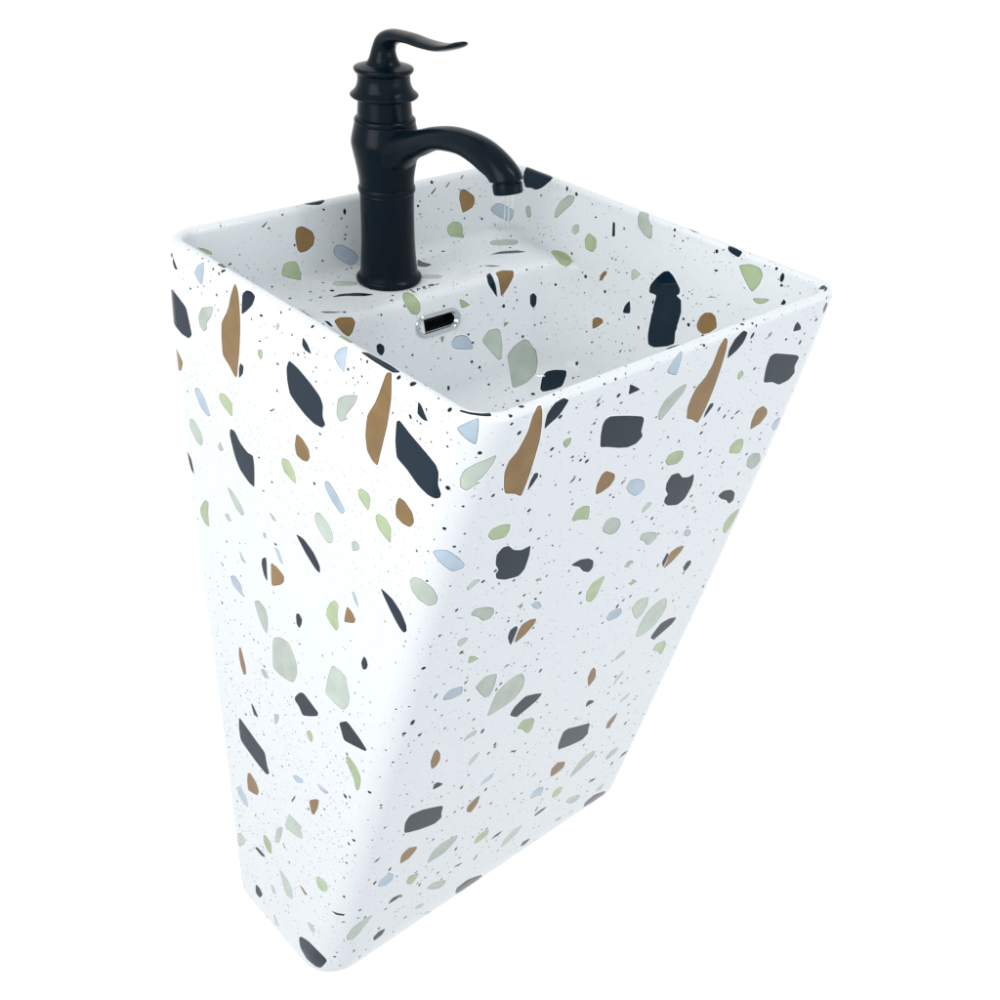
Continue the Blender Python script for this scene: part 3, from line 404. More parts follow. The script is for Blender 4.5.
b 8300,5968 8292,6007 8283,6028 8272,6031 8238,6024 8181,6006 8146,5991 8133,5981 8118,5955 8102,5914 8094,5888 8101,5862 8116,5843 8128,5833 8139,5831 8165,5834 8208,5843 8235,5850 8246,5857 8264,5877 8287,5908 8300,5930
s 8413,6040 8397,6058 8382,6076 8391,6035
n 10834,8669 10815,8672 10802,8654 10819,8645
n 10905,8154 10878,8158 10871,8134 10893,8134
n 10830,9245 10807,9241 10800,9225 10820,9226
n 10413,9549 10391,9539 10386,9535 10383,9523 10398,9513 10414,9522 10417,9547
n 9963,9597 9953,9576 9973,9564 9983,9570
n 9865,8736 9843,8725 9838,8702 9854,8710
n 9624,7897 9591,7902 9591,7884 9614,7879
n 9428,7712 9400,7702 9394,7668
n 9242,9213 9212,9216 9205,9198 9230,9195
n 9750,9361 9728,9367 9728,9343
n 9726,9104 9706,9116 9706,9091
n 9473,9008 9439,8999 9442,8979
n 9436,8743 9410,8729 9405,8708 9425,8719
n 10318,9055 10296,9042 10291,9023 10308,9033
n 8879,8005 8851,7987 8847,7961 8870,7979
n 9523,9509 9497,9510 9493,9492 9515,9494
n 11219,7732 11191,7742 11194,7723
n 10538,8280 10516,8278 10513,8258 10530,8260
n 9408,7013 9371,6988 9369,6959 9394,6976
n 8340,6436 8305,6420 8309,6392
n 12870,9109 12819,9102 12783,9096 12761,9091 12714,9076 12678,9065 12641,9053 12593,9037 12570,9028 12530,9012 12501,9000 12471,8987 12435,8971 12422,8962 12405,8946 12386,8923 12374,8906 12370,8895 12367,8869 12365,8829 12362,8803 12358,8792 12346,8774 12326,8751 12316,8735 12316,8728 12324,8714 12342,8695 12356,8683 12367,8679 12396,8674 12442,8669 12474,8667 12491,8668 12526,8674 12577,8684 12612,8691 12630,8696 12666,8708 12692,8718 12718,8727 12753,8741 12769,8747 12798,8760 12840,8780 12866,8795 12876,8806 12890,8834 12899,8855 12908,8877 12919,8906 12923,8921 12929,8950 12937,8993 12940,9020 12940,9033 12933,9055 12922,9087 12911,9105 12900,9110
g 14066,8314 14030,8323 14005,8327 13990,8326 13956,8315 13905,8297 13876,8281 13867,8268 13865,8233 13867,8205 13869,8176 13874,8143 13895,8131 13921,8136 13942,8140 13955,8144 13988,8155 14040,8174 14072,8187 14084,8193 14098,8206 14114,8224 14122,8237 14123,8245 14118,8261 14107,8285 14097,8300
b 14586,8165 14557,8174 14536,8178 14523,8175 14495,8160 14451,8134 14423,8113 14409,8099 14385,8063 14367,8035 14349,8006 14331,7972 14329,7960 14341,7949 14367,7938 14387,7933 14401,7935 14435,7945 14490,7964 14525,7980 14541,7992 14566,8021 14583,8045 14600,8068 14620,8098 14625,8109 14624,8124 14617,8142 14611,8153
s 14752,7755 14713,7756 14685,7753 14670,7748 14641,7731 14596,7702 14569,7682 14560,7671 14551,7649 14543,7616 14540,7593 14541,7582 14551,7562 14570,7533 14585,7517 14620,7513 14660,7518 14687,7524 14702,7531 14731,7552 14753,7569 14775,7587 14801,7610 14809,7622 14813,7644 14812,7675 14812,7695 14810,7704 14804,7719 14795,7738 14786,7750
s 14176,7720 14199,7689 14211,7670 14204,7651 14186,7638 14173,7631 14145,7642 14114,7660 14098,7673 14102,7692 14119,7711 14130,7723 14141,7733 14150,7740
n 14938,7296 14886,7273 14865,7251 14857,7235 14845,7195 14838,7162 14831,7129 14825,7092 14827,7082 14840,7083 14866,7094 14883,7105 14891,7116 14912,7143 14946,7188 14973,7214 14987,7225 15001,7245 15042,7265 15026,7288
n 13902,7988 13866,7991 13842,7990 13830,7985 13807,7966 13773,7935 13749,7915 13734,7906 13700,7892 13648,7874 13614,7863 13598,7861 13570,7862 13531,7867 13508,7866 13499,7859 13491,7833 13482,7787 13478,7752 13477,7729 13478,7673 13480,7629 13482,7585 13488,7533 13496,7518 13521,7513 13563,7517 13593,7522 13611,7527 13652,7542 13683,7554 13715,7567 13755,7585 13772,7596 13797,7620 13831,7658 13854,7687 13866,7707 13877,7732 13889,7757 13905,7797 13922,7836 13931,7861 13941,7885 13945,7904 13944,7929 13938,7959 13931,7977
t 12711,8448 12673,8443 12647,8438 12633,8434 12607,8421 12568,8400 12545,8385 12536,8376 12527,8357 12517,8327 12512,8308 12513,8299 12520,8283 12533,8260 12543,8245 12570,8232 12600,8223 12621,8218 12633,8217 12658,8219 12697,8222 12721,8227 12730,8234 12741,8254 12753,8288 12760,8312 12761,8327 12757,8359 12750,8410 12742,8439
g 12926,8099 12887,8108 12860,8110 12845,8106 12818,8088 12797,8073 12777,8057 12752,8035 12743,8022 12733,7993 12723,7949 12720,7923 12742,7914 12774,7917 12798,7920 12812,7922 12844,7930 12893,7943 12924,7953 12935,7960 12950,7977 12967,8005 12976,8023 12978,8032 12974,8049 12967,8072 12959,8087
s 12150,9072 12115,9101 12090,9120 12073,9130 12033,9149 11971,9176 11935,9189 11926,9188 11926,9170 11936,9134 11945,9108 11954,9091 11978,9052 11997,9020 12018,8989 12041,8951 12045,8939 12039,8933 12023,8931 12017,8927 12041,8905 12079,8875 12104,8860 12114,8857 12131,8864 12154,8879 12167,8893 12171,8906 12175,8942 12176,8971 12177,9000 12175,9036 12170,9051
t 11639,9530 11624,9539 11609,9538 11592,9529 11571,9510 11556,9490 11547,9463 11541,9435 11534,9406 11528,9377 11522,9348 11518,9318 11516,9289 11514,9261 11512,9219 11510,9176 11510,9146 11509,9117 11510,9085 11512,9054 11515,9023 11519,8976 11524,8929 11527,8898 11530,8867 11533,8839 11538,8794 11541,8763 11543,8731 11549,8694 11555,8684 11571,8681 11598,8687 11617,8692 11628,8696 11649,8709 11681,8731 11702,8748 11712,8760 11726,8792 11736,8817 11746,8842 11758,8877 11762,8899 11766,8945 11768,8980 11770,9015 11770,9061 11766,9083 11750,9122 11736,9151 11723,9179 11706,9216 11699,9234 11690,9268 11677,9316 11669,9350 11665,9370 11657,9413 11650,9445 11644,9478 11645,9510 11646,9520
b 12241,8180 12218,8190 12199,8193 12185,8190 12151,8175 12123,8161 12096,8147 12060,8127 12042,8116 12009,8093 11985,8075 11960,8057 11932,8034 11924,8025 11923,8012 11928,7994 11933,7982 11952,7971 11976,7961 11995,7958 12008,7961 12041,7976 12067,7989 12093,8002 12128,8020 12144,8030 12172,8050 12192,8065 12213,8080 12237,8100 12245,8110 12252,8127 12257,8151 12258,8166
g 11756,8333 11738,8350 11724,8359 11713,8362 11688,8363 11647,8361 11622,8359 11613,8356 11601,8345 11587,8328 11579,8314 11577,8303 11579,8274 11584,8226 11589,8199 11611,8195 11638,8206 11656,8214 11666,8218 11686,8227 11716,8242 11735,8252 11742,8259 11751,8274 11762,8298 11767,8314
g 11475,8203 11458,8224 11445,8236 11435,8239 11410,8241 11370,8241 11344,8239 11332,8236 11310,8225 11280,8206 11261,8190 11254,8177 11246,8140 11241,8110 11235,8080 11232,8045 11236,8036 11254,8035 11287,8042 11310,8048 11323,8052 11352,8062 11396,8078 11424,8091 11436,8100 11451,8122 11471,8156 11482,8178 11482,8188
s 12356,7775 12326,7790 12304,7797 12288,7797 12253,7788 12225,7778 12197,7769 12161,7756 12146,7747 12123,7727 12093,7695 12076,7674 12070,7663 12067,7641 12067,7610 12069,7589 12089,7566 12115,7547 12136,7537 12150,7538 12183,7548 12209,7558 12236,7568 12270,7583 12286,7593 12313,7614 12332,7631 12351,7647 12374,7670 12380,7681 12383,7703 12382,7735 12379,7755
s 11756,7760 11730,7780 11712,7790 11687,7788 11664,7777 11650,7770 11647,7753 11652,7735 11657,7722 11683,7699 11717,7676 11737,7665 11746,7666 11756,7683 11768,7716 11773,7736 11771,7745
n 12659,7362 12600,7368 12559,7368 12537,7365 12491,7351 12456,7339 12422,7327 12377,7309 12357,7298 12324,7275 12301,7256 12277,7238 12250,7213 12241,7201 12234,7179 12230,7147 12230,7129 12255,7123 12290,7127 12317,7133 12336,7140 12381,7160 12417,7178 12453,7195 12502,7220 12528,7235 12552,7251 12577,7267 12613,7291 12649,7316 12686,7345 12688,7355
s 13197,7366 13161,7362 13125,7357 13104,7351 13058,7323 13061,7316 13125,7302 13146,7309 13173,7334 13200,7359
s 13318,7059 13280,7073 13272,7066 13261,7012 13267,7004 13312,7011 13321,7018 13325,7051
b 13075,6998 13037,6999 13012,6996 12999,6988 12972,6959 12953,6935 12933,6910 12913,6881 12911,6872 12951,6863 12972,6866 12986,6874 13017,6903 13041,6928 13065,6953 13090,6983 13092,6992
n 13322,6746 13288,6768 13268,6775 13261,6769 13255,6737 13251,6679 13248,6640 13247,6620 13245,6581 13243,6524 13244,6492 13266,6493 13296,6513 13315,6529 13323,6540 13337,6567 13355,6610 13365,6638 13367,6651 13364,6673 13357,6703 13349,6722
t 13124,6772 13070,6772 13034,6772 13015,6769 12980,6761 12929,6747 12899,6736 12890,6728 12887,6709 12890,6678 12895,6658 12917,6630 12945,6603 12968,6584 12986,6572 13029,6546 13099,6504 13140,6490 13153,6502 13158,6534 13162,6565 13164,6621 13165,6677 13165,6709 13164,6742 13155,6762
s 14029,7264 13986,7261 13955,7257 13936,7251 13893,7233 13860,7218 13827,7202 13787,7182 13771,7172 13751,7152 13727,7125 13715,7106 13715,7098 13725,7083 13746,7062 13763,7051 13802,7055 13846,7068 13877,7079 13893,7088 13924,7113 13947,7133 13970,7153 13999,7179 14010,7191 14027,7212 14048,7241 14056,7258
s 14129,6906 14092,6923 14068,6930 14058,6928 14041,6913 14017,6884 14007,6867 14032,6853 14075,6845 14101,6842 14112,6844 14127,6855 14145,6875 14153,6888
g 14715,6756 14658,6817 14623,6853 14584,6868 14552,6868 14535,6863 14532,6854 14537,6823 14554,6771 14564,6735 14567,6713 14570,6669 14570,6635 14571,6601 14576,6560 14583,6548 14607,6542 14648,6541 14675,6543 14689,6547 14713,6562 14747,6586 14767,6604 14772,6615 14773,6638 14769,6673 14761,6699 14750,6716
s 13854,6574 13828,6560 13810,6549 13799,6542 13775,6525 13737,6499 13720,6483 13745,6473 13793,6470 13822,6472 13834,6479 13847,6504 13863,6549 13870,6574
b 14111,6151 14061,6173 14028,6185 14011,6185 13975,6175 13921,6155 13889,6141 13879,6131 13870,6111 13863,6078 13857,6058 13851,6050 13836,6039 13810,6024 13799,6016 13822,6009 13861,6005 13891,6003 13912,6005 13962,6011 14041,6022 14089,6031 14106,6040 14123,6063 14140,6100 14145,6124
n 14490,5661 14428,5662 14452,5619
s 14350,6214 14296,6200 14337,6157 14343,6186
b 11673,7220 11653,7222 11639,7222 11631,7218 11615,7203 11591,7176 11575,7159 11568,7150 11558,7133 11545,7109 11539,7095 11556,7097 11582,7108 11601,7118 11611,7126 11632,7149 11663,7186 11680,7208
n 13180,8499 13112,8547 13103,8551 13118,8530 13128,8520 13168,8490 13178,8485 13190,8489
n 12399,8618 12361,8618 12370,8596 12389,8597
n 13403,7903 13365,7914 13376,7893 13404,7886
n 13169,7741 13128,7744 13137,7722 13165,7721
n 13353,7548 13289,7571 13300,7549
n 13102,7050 13042,7050 13052,7027 13092,7025
n 11851,9067 11827,9069 11831,9052
n 12441,8079 12400,8080 12405,8050 12430,8049
n 12441,8444 12410,8454 12415,8430
n 14186,6565 14141,6555 14168,6530
n 13087,8755 13058,8752 13065,8729 13082,8732
n 14805,8060 14773,8061 14788,8033
n 11143,7180 11107,7184 11115,7166
n 12679,7613 12647,7617 12655,7596
s 13542,6093 13496,6121 13463,6136 13444,6138 13403,6131 13338,6115 13300,6101 13286,6091 13273,6065 13259,6023 13252,5992 13251,5972 13254,5924 13257,5887 13261,5849 13268,5805 13276,5793 13296,5789 13330,5795 13353,5802 13367,5810 13395,5834 13438,5874 13466,5903 13480,5921 13508,5959 13528,5989 13548,6018 13568,6055 13566,6071
n 12611,6402 12589,6418 12574,6426 12548,6420 12523,6406 12507,6396 12503,6389 12500,6374 12500,6349 12502,6332 12514,6301 12529,6268 12540,6249 12564,6248 12591,6259 12607,6269 12613,6278 12619,6306 12626,6351 12627,6378 12624,6389
g 12041,6795 12022,6842 12009,6871 12001,6885 11982,6906 11952,6934 11933,6950 11905,6952 11878,6944 11863,6935 11858,6925 11855,6896 11855,6849 11854,6816 11851,6799 11841,6766 11823,6716 11814,6684 11813,6671 11819,6651 11831,6625 11842,6611 11874,6610 11911,6619 11935,6626 11948,6630 11971,6641 12003,6659 12023,6671 12030,6680 12039,6699 12049,6730 12053,6751 12051,6765
t 11690,7001 11652,6990 11627,6982 11616,6977 11597,6964 11572,6944 11557,6930 11554,6923 11557,6909 11566,6888 11576,6873 11588,6864 11624,6844 11684,6814 11720,6799 11731,6801 11736,6822 11735,6862 11735,6889 11734,6903 11730,6932 11726,6974 11720,6997
n 11216,7498 11179,7494 11142,7490 11094,7483 11071,7477 11031,7461 11002,7448 10974,7435 10937,7416 10921,7406 10894,7384 10850,7349 10824,7324 10815,7312 10805,7294 10795,7269 10790,7252 10797,7236 10810,7223 10820,7215 10843,7218 10871,7225 10890,7230 10901,7234 10923,7246 10958,7264 10982,7278 10996,7286 11025,7305 11047,7320 11069,7335 11098,7355 11113,7366 11141,7387 11162,7402 11183,7418 11209,7438 11220,7447 11237,7463 11260,7485 11267,7497
t 14053,5238 14027,5237 14010,5230 13999,5217 13978,5174 13961,5137 13944,5101 13923,5054 13916,5035 13911,5006 13908,4969 13909,4945 13932,4917 13963,4894 13994,4885 14012,4904 14039,4939 14056,4965 14063,4980 14073,5014 14087,5065 14094,5100 14094,5117 14090,5150 14082,5198 14075,5226
s 13447,5223 13396,5244 13362,5254 13346,5252 13316,5236 13273,5206 13253,5186 13285,5166 13343,5150 13381,5143 13398,5145 13424,5158 13460,5183 13477,5200
s 13088,5837 13022,5874 12976,5896 12951,5904 12902,5915 12826,5926 12779,5931 12760,5927 12732,5911 12695,5880 12669,5859 12656,5846 12631,5817 12594,5774 12571,5744 12564,5727 12558,5694 12554,5644 12554,5611 12558,5593 12573,5559 12598,5509 12615,5477 12647,5450 12681,5432 12709,5421 12731,5416 12787,5407 12881,5395 12941,5388 12970,5386 13020,5386 13091,5389 13132,5404 13144,5432 13147,5477 13150,5523 13149,5574 13148,5626 13146,5677 13143,5723 13140,5769 13128,5802
s 11798,6157 11738,6164 11699,6168 11680,6167 11647,6163 11599,6154 11568,6145 11557,6136 11542,6111 11523,6071 11510,6044 11502,6031 11485,6010 11459,5980 11443,5958 11439,5945 11435,5915 11433,5869 11435,5838 11439,5822 11456,5792 11483,5746 11503,5719 11539,5699 11578,5689 11607,5684 11626,5683 11671,5684 11743,5687 11790,5690 11810,5691 11840,5695 11882,5700 11906,5711 11913,5727 11914,5778 11912,5821 11909,5863 11903,5920 11898,5949 11886,6004 11876,6044 11865,6083 11847,6131 11834,6146
n 11313,6588 11295,6584 11283,6580 11265,6563 11248,6543 11238,6528 11238,6503 11243,6477 11248,6460 11266,6442 11288,6428 11302,6422 11322,6437 11340,6461 11350,6478 11351,6490 11347,6516 11337,6557 11329,6580
n 12540,5324 12498,5370 12470,5398 12434,5419 12401,5432 12376,5438 12356,5436 12306,5426 12265,5417 12225,5407 12174,5395 12151,5390 12113,5382 12060,5371 12029,5363 12021,5357 12018,5343 12021,5321 12029,5304 12084,5266 12157,5224 12205,5197 12227,5185 12266,5165 12321,5138 12357,5125 12373,5125 12401,5140 12440,5170 12466,5188 12480,5195 12508,5204 12549,5216 12572,5225 12581,5244 12578,5266 12573,5283
n 11520,5521 11470,5563 11437,5587 11423,5594 11400,5595 11369,5592 11343,5588 11322,5583 11269,5570 11225,5559 11182,5549 11126,5534 11100,5526 11055,5511 10991,5489 10955,5474 10946,5468 10957,5442 10970,5432 10985,5425 11030,5412 11105,5391 11157,5376 11186,5368 11243,5353 11331,5329 11386,5318 11407,5320 11432,5337 11462,5371 11481,5394 11492,5405 11511,5427 11540,5458 11552,5480 11548,5493
n 13796,4566 13759,4560 13733,4554 13717,4546 13683,4523 13630,4484 13603,4461 13633,4442 13692,4430 13730,4429 13746,4436 13770,4468 13801,4524 13816,4556
n 14208,4151 14133,4137 14075,4126 14036,4119 13988,4110 13940,4101 13864,4087 13788,4073 13738,4064 13690,4055 13647,4048 13579,4037 13488,4024 13433,4010 13413,3997 13391,3960 13369,3898 13353,3859 13343,3842 13323,3815 13292,3779 13277,3755 13300,3727 13343,3702 13379,3688 13406,3686 13477,3689 13534,3694 13592,3699 13670,3706 13713,3712 13800,3724 13864,3735 13930,3745 14014,3758 14053,3765 14117,3776 14208,3793 14262,3808 14280,3823 14294,3862 14303,3927 14307,3971 14306,3994 14298,4039 14285,4106 14270,4144
s 13073,4767 13012,4787 12979,4795 12974,4768 12988,4726 13001,4697 13010,4682 13033,4653 13071,4609 13094,4589 13110,4628 13117,4694 13117,4735 13108,4750
g 12229,4961 12193,4989 12170,5004 12136,4998 12104,4980 12086,4966 12081,4956 12079,4930 12082,4888 12088,4864 12119,4856 12158,4859 12183,4863 12195,4869 12213,4885 12239,4913 12251,4932
g 11298,5129 11271,5146 11250,5156 11233,5156 11189,5149 11120,5135 11076,5125 11056,5117 11022,5098 10975,5069 10946,5049 10935,5037 10922,5013 10907,4977 10898,4952 10895,4938 10895,4909 10896,4866 10900,4839 10919,4819 10944,4808 10962,4806 10972,4812 10994,4838 11026,4884 11050,4914 11068,4929 11111,4955 11144,4975 11178,4994 11222,5020 11239,5032 11264,5054 11296,5086 11312,5107
t 14073,3394 14033,3415 14003,3426 13982,3426 13928,3415 13842,3394 13789,3379 13767,3369 13738,3346 13702,3310 13683,3285 13681,3272 13692,3248 13718,3211 13738,3189 13789,3168 13846,3154 13888,3144 13913,3139 13970,3129 14059,3113 14113,3109 14130,3114 14142,3142 14147,3190 14149,3224 14147,3241 14137,3277 14120,3331 14107,3364
b 14568,2987 14497,3004 14448,3011 14422,3008 14375,2993 14303,2963 14258,2941 14240,2927 14217,2895 14187,2845 14176,2814 14230,2795 14314,2787 14372,2785 14402,2788 14460,2801 14550,2826 14602,2844 14618,2857 14627,2886 14629,2933 14623,2962
b 12505,4106 12460,4134 12426,4151 12403,4158 12352,4167 12269,4179 12222,4183 12212,4165 12227,4137 12241,4118 12292,4093 12354,4070 12395,4057 12415,4055 12450,4060 12500,4073 12527,4082
b 11810,4355 11767,4360 11734,4364 11712,4367 11659,4372 11577,4380 11531,4382 11539,4363 11577,4334 11605,4317 11658,4305 11714,4300 11749,4298 11765,4301 11789,4312 11821,4333 11835,4345
n 11194,4586 11118,4589 11105,4582 11105,4543 11114,4537 11164,4543 11177,4549 11203,4581
t 12411,3825 12396,3802 12406,3779 12482,3670 12499,3656 12516,3685 12504,3708 12427,3811
t 11941,4013 11869,4063 11825,4093 11783,4111 11752,4118 11734,4118 11729,4077 11732,4022 11737,3983 11743,3963 11759,3923 11787,3863 11805,3828 11835,3814 11865,3817 11886,3823 11899,3833 11927,3867 11969,3923 11987,3960 11981,3979
s 12500,3438 12417,3436 12361,3435 12330,3435 12265,3436 12169,3439 12115,3437 12102,3432 12109,3415 12135,3384 12146,3366 12127,3353 12092,3346 12072,3340 12057,3315 12049,3286 12048,3266 12080,3244 12127,3224 12164,3211 12192,3205 12264,3194 12381,3178 12458,3168 12492,3165 12547,3160 12623,3155 12664,3161 12670,3179 12649,3242 12627,3296 12606,3350 12574,3412 12552,3430
s 12947,2994 12897,3035 12862,3060 12817,3080 12775,3092 12753,3093 12755,3047 12771,2981 12786,2936 12795,2913 12814,2870 12844,2806 12868,2767 12920,2742 12977,2732 13011,2733 13019,2747 13016,2798 13004,2885 12991,2940 12979,2963
s 14825,2151 14745,2172 14690,2183 14659,2186 14597,2185 14503,2181 14453,2174 14447,2164 14475,2132 14540,2078 14589,2042 14711,1987 14849,1933 14925,1906 14949,1908 14944,1959 14927,2008 14915,2055 14894,2112 14875,2131
n 10787,7134 10755,7125 10765,7109
n 11347,6237 11317,6234 11321,6211
n 10503,5829 10470,5813 10475,5791
n 10282,5712 10250,5711 10245,5706 10245,5678 10248,5671 10264,5663 10270,5668 10285,5705
n 10333,5317 10307,5292 10308,5269
n 10025,4337 9990,4333 9993,4304
n 10236,4697 10200,4659 10204,4637
n 14054,4315 13971,4323 14009,4288
n 13418,5300 13338,5312 13365,5277
n 11601,6639 11574,6642 11578,6620
n 13663,5544 13610,5549 13626,5518
n 11648,3930 11591,3942 11606,3915
n 14868,3471 14757,3507 14807,3472
n 10680,5614 10644,5604 10653,5584
n 10854,4162 10815,4157 10815,4124
n 12551,6051 12507,6055 12526,6024
n 14438,4645 14391,4644 14423,4610
g 13516,2620 13474,2641 13442,2652 13418,2652 13360,2643 13265,2624 13208,2607 13188,2592 13170,2551 13155,2483 13153,2443 13208,2419 13285,2411 13336,2408 13361,2412 13406,2429 13468,2459 13506,2481 13519,2494 13531,2522 13542,2565 13545,2593
n 13952,2235 13888,2259 13841,2273 13808,2277 13727,2279 13602,2278 13524,2276 13499,2275 13479,2269 13461,2260 13511,2235 13591,2215 13648,2203 13684,2201 13768,2203 13896,2209 13967,2214
n 13973,1561 13880,1567 13823,1568 13794,1565 13740,1551 13664,1527 13627,1509 13668,1464 13753,1414 13813,1385 13906,1376 14002,1382 14055,1392 14070,1404 14071,1441 14057,1503 14043,1540
s 13144,1878 13072,1890 13023,1894 13000,1890 12956,1872 12892,1839 12860,1818 12906,1795 12987,1775 13043,1767 13068,1771 13107,1793 13160,1833 13185,1858
s 12745,2325 12658,2326 12597,2324 12559,2319 12471,2303 12404,2290 12337,2277 12251,2256 12217,2241 12176,2204 12121,2145 12090,2109 12084,2094 12094,2074 12122,2049 12168,2028 12220,2019 12310,2008 12370,2006 12399,2014 12456,2045 12541,2100 12595,2138 12624,2159 12677,2203 12716,2236 12754,2269 12790,2307
t 11920,2432 11805,2447 11755,2445 11669,2433 11585,2421 11566,2410 11631,2375 11681,2377 11793,2399 11902,2422
g 11385,2905 11357,2921 11331,2932 11309,2937 11250,2945 11150,2956 11091,2961 11068,2958 11037,2944 11000,2918 10980,2899 10984,2860 11003,2817 11020,2791 11075,2768 11137,2753 11181,2746 11204,2746 11248,2755 11309,2773 11347,2787 11361,2797 11376,2821 11394,2859 11402,2882
n 10776,2562 10742,2566 10708,2564 10684,2564 10647,2564 10611,2559 10600,2550 10611,2521 10625,2518 10658,2520 10692,2517 10715,2521 10746,2541 10777,2555
b 12941,1377 12836,1378 12782,1362 12677,1316 12568,1270 12562,1251 12749,1238 12806,1254 12873,1306 12937,1358
s 11282,1960 11213,1977 11163,1986 11136,1987 11084,1983 11002,1974 10953,1965 10937,1935 10942,1897 10950,1875 10996,1865 11057,1866 11100,1869 11126,1874 11184,1891 11271,1920 11315,1939
n 11453,1510 11419,1538 11386,1557 11275,1583 11140,1608 11047,1623 10995,1629 10887,1636 10831,1632 10796,1617 10777,1606 10741,1576 10714,1547 10687,1514 10659,1463 10653,1435 10658,1382 10674,1302 10685,1254 10691,1240 10703,1231 10722,1226 10738,1226 10750,1230 10779,1246 10830,1259 10866,1260 10884,1263 10993,1278 11156,1305 11260,1326 11300,1341 11356,1378 11427,1437 11461,1473 11466,1489
n 12723,2808 12599,2812 12635,2785
n 10772,3307 10732,3294 10737,3270
s 9350,2903 9351,2858 9355,2826 9362,2809 9386,2773 9407,2747 9427,2720 9455,2688 9470,2679 9499,2676 9544,2678 9573,2680 9588,2681 9615,2686 9654,2692 9675,2704 9675,2771 9669,2813 9662,2855 9651,2907 9642,2926 9617,2947 9578,2970 9549,2982 9530,2983 9484,2975 9448,2966 9412,2957 9369,2942 9356,2931
t 9883,3282 9883,3254 9886,3234 9890,3223 9905,3198 9930,3160 9948,3138 9959,3131 9984,3129 10022,3130 10045,3138 10058,3198 10062,3277 10063,3325 10059,3343 10044,3365 10017,3390 9998,3402 9986,3400 9960,3379 9918,3339 9893,3313
b 10097,2952 10094,2894 10094,2859 10098,2846 10112,2833 10135,2818 10153,2814 10165,2819 10192,2843 10235,2886 10259,2915 10266,2963 10260,3011 10255,3040 10250,3050 10235,3060 10211,3070 10195,3073 10184,3070 10162,3054 10128,3025 10108,3003
g 9757,2554 9763,2505 9768,2473 9772,2460 9783,2440 9801,2415 9814,2404 9823,2407 9843,2432 9874,2479 9892,2510 9895,2564 9889,2619 9881,2649 9872,2654 9843,2644 9794,2618 9766,2598
s 9564,2012 9536,2031 9514,2037 9496,2029 9451,1991 9414,1957 9377,1923 9334,1879 9320,1860 9314,1832 9314,1793 9315,1769 9332,1751 9354,1740 9370,1737 9380,1741 9401,1757 9435,1788 9458,1811 9472,1829 9502,1871 9549,1938 9573,1979
n 9915,2278 9937,2260 9955,2250 9967,2248 9995,2250 10041,2257 10066,2264 10064,2297 10045,2337 10030,2358 10019,2360 9988,2347 9939,2318 9911,2300
n 10322,3610 10344,3563 10356,3557 10407,3568 10409,3574 10371,3599 10356,3605 10324,3616
n 9137,2051 9176,2033 9194,2038 9260,2079 9263,2087 9217,2092 9199,2088 9140,2059
s 10247,2220 10267,2172 10282,2139 10290,2121 10307,2086 10333,2033 10351,2000 10362,1984 10383,1961 10412,1923 10431,1901 10440,1896 10457,1901 10480,1913 10495,1923 10507,1958 10515,1999 10518,2029 10516,2048 10506,2093 10488,2159 10474,2201 10464,2220 10440,2247 10398,2276 10366,2287 10349,2288 10317,2282 10270,2271 10243,2260
n 10031,1576 10040,1528 10049,1499 10057,1488 10080,1478 10118,1468 10141,1467 10156,1501 10164,1548 10166,1579 10163,1592 10151,1611 10128,1638 10112,1652 10103,1654 10082,1647 10050,1631 10032,1618
s 9561,1595 9577,1541 9592,1540 9626,1563 9660,1586 9668,1605 9648,1661 9633,1662 9570,1613
s 9400,1155 9430,1163 9449,1181 9503,1232 9509,1248 9490,1285 9474,1273 9399,1167
n 9106,1293 9106,1341 9102,1371 9093,1381 9062,1393 9036,1400 9010,1406 8972,1409 8948,1401 8894,1370 8852,1342 8809,1313 8759,1273 8743,1249 8735,1198 8791,1158 8829,1157 8841,1155 8865,1161 8878,1156 8898,1160 8922,1157 8936,1156 8966,1154 9028,1167 9066,1193 9079,1202 9098,1236 9105,1263
n 13552,2983 13490,2985 13523,2954
n 13603,1392 13508,1387 13555,1361
n 10861,2660 10825,2662 10837,2639
n 10621,2392 10580,2392 10583,2369 10612,2369
n 10525,1330 10502,1291 10510,1269
n 9544,2409 9584,2419 9573,2439
n 9918,1387 9892,1335 9905,1314
t 9287,6615 9292,6582 9296,6560 9302,6548 9317,6525 9343,6490 9361,6467 9372,6457 9397,6441 9417,6431 9436,6420 9458,6413 9469,6456 9470,6520 9470,6560 9468,6578 9464,6606 9455,6644 9448,6666 9441,6673 9423,6679 9393,6682 9373,6683 9362,6681 9341,6672 9310,6656 9292,6644
n 9504,6687 9491,6664 9484,6643 9483,6623 9486,6566 9490,6520 9494,6473 9501,6424 9507,6419 9524,6452 9551,6521 9567,6564 9572,6583 9574,6612 9574,6652 9572,6675 9568,6683 9555,6691 9534,6699 9520,6702
s 10138,6914 10136,6937 10133,6951 10128,6954 10114,6955 10090,6952 10074,6949 10058,6938 10046,6923 10037,6908 10038,6896 10041,6878 10045,6867 10049,6863 10061,6856 10081,6847 10094,6843 10111,6856 10127,6877 10136,6891
g 9939,6591 9914,6570 9898,6555 9874,6526 9851,6495 9842,6477 9845,6472 9870,6473 9915,6479 9941,6486 9955,6523 9957,6570 9957,6595 9953,6600
s 9490,6061 9480,6101 9471,6103 9431,6074 9428,6068 9451,6063 9459,6061 9487,6055
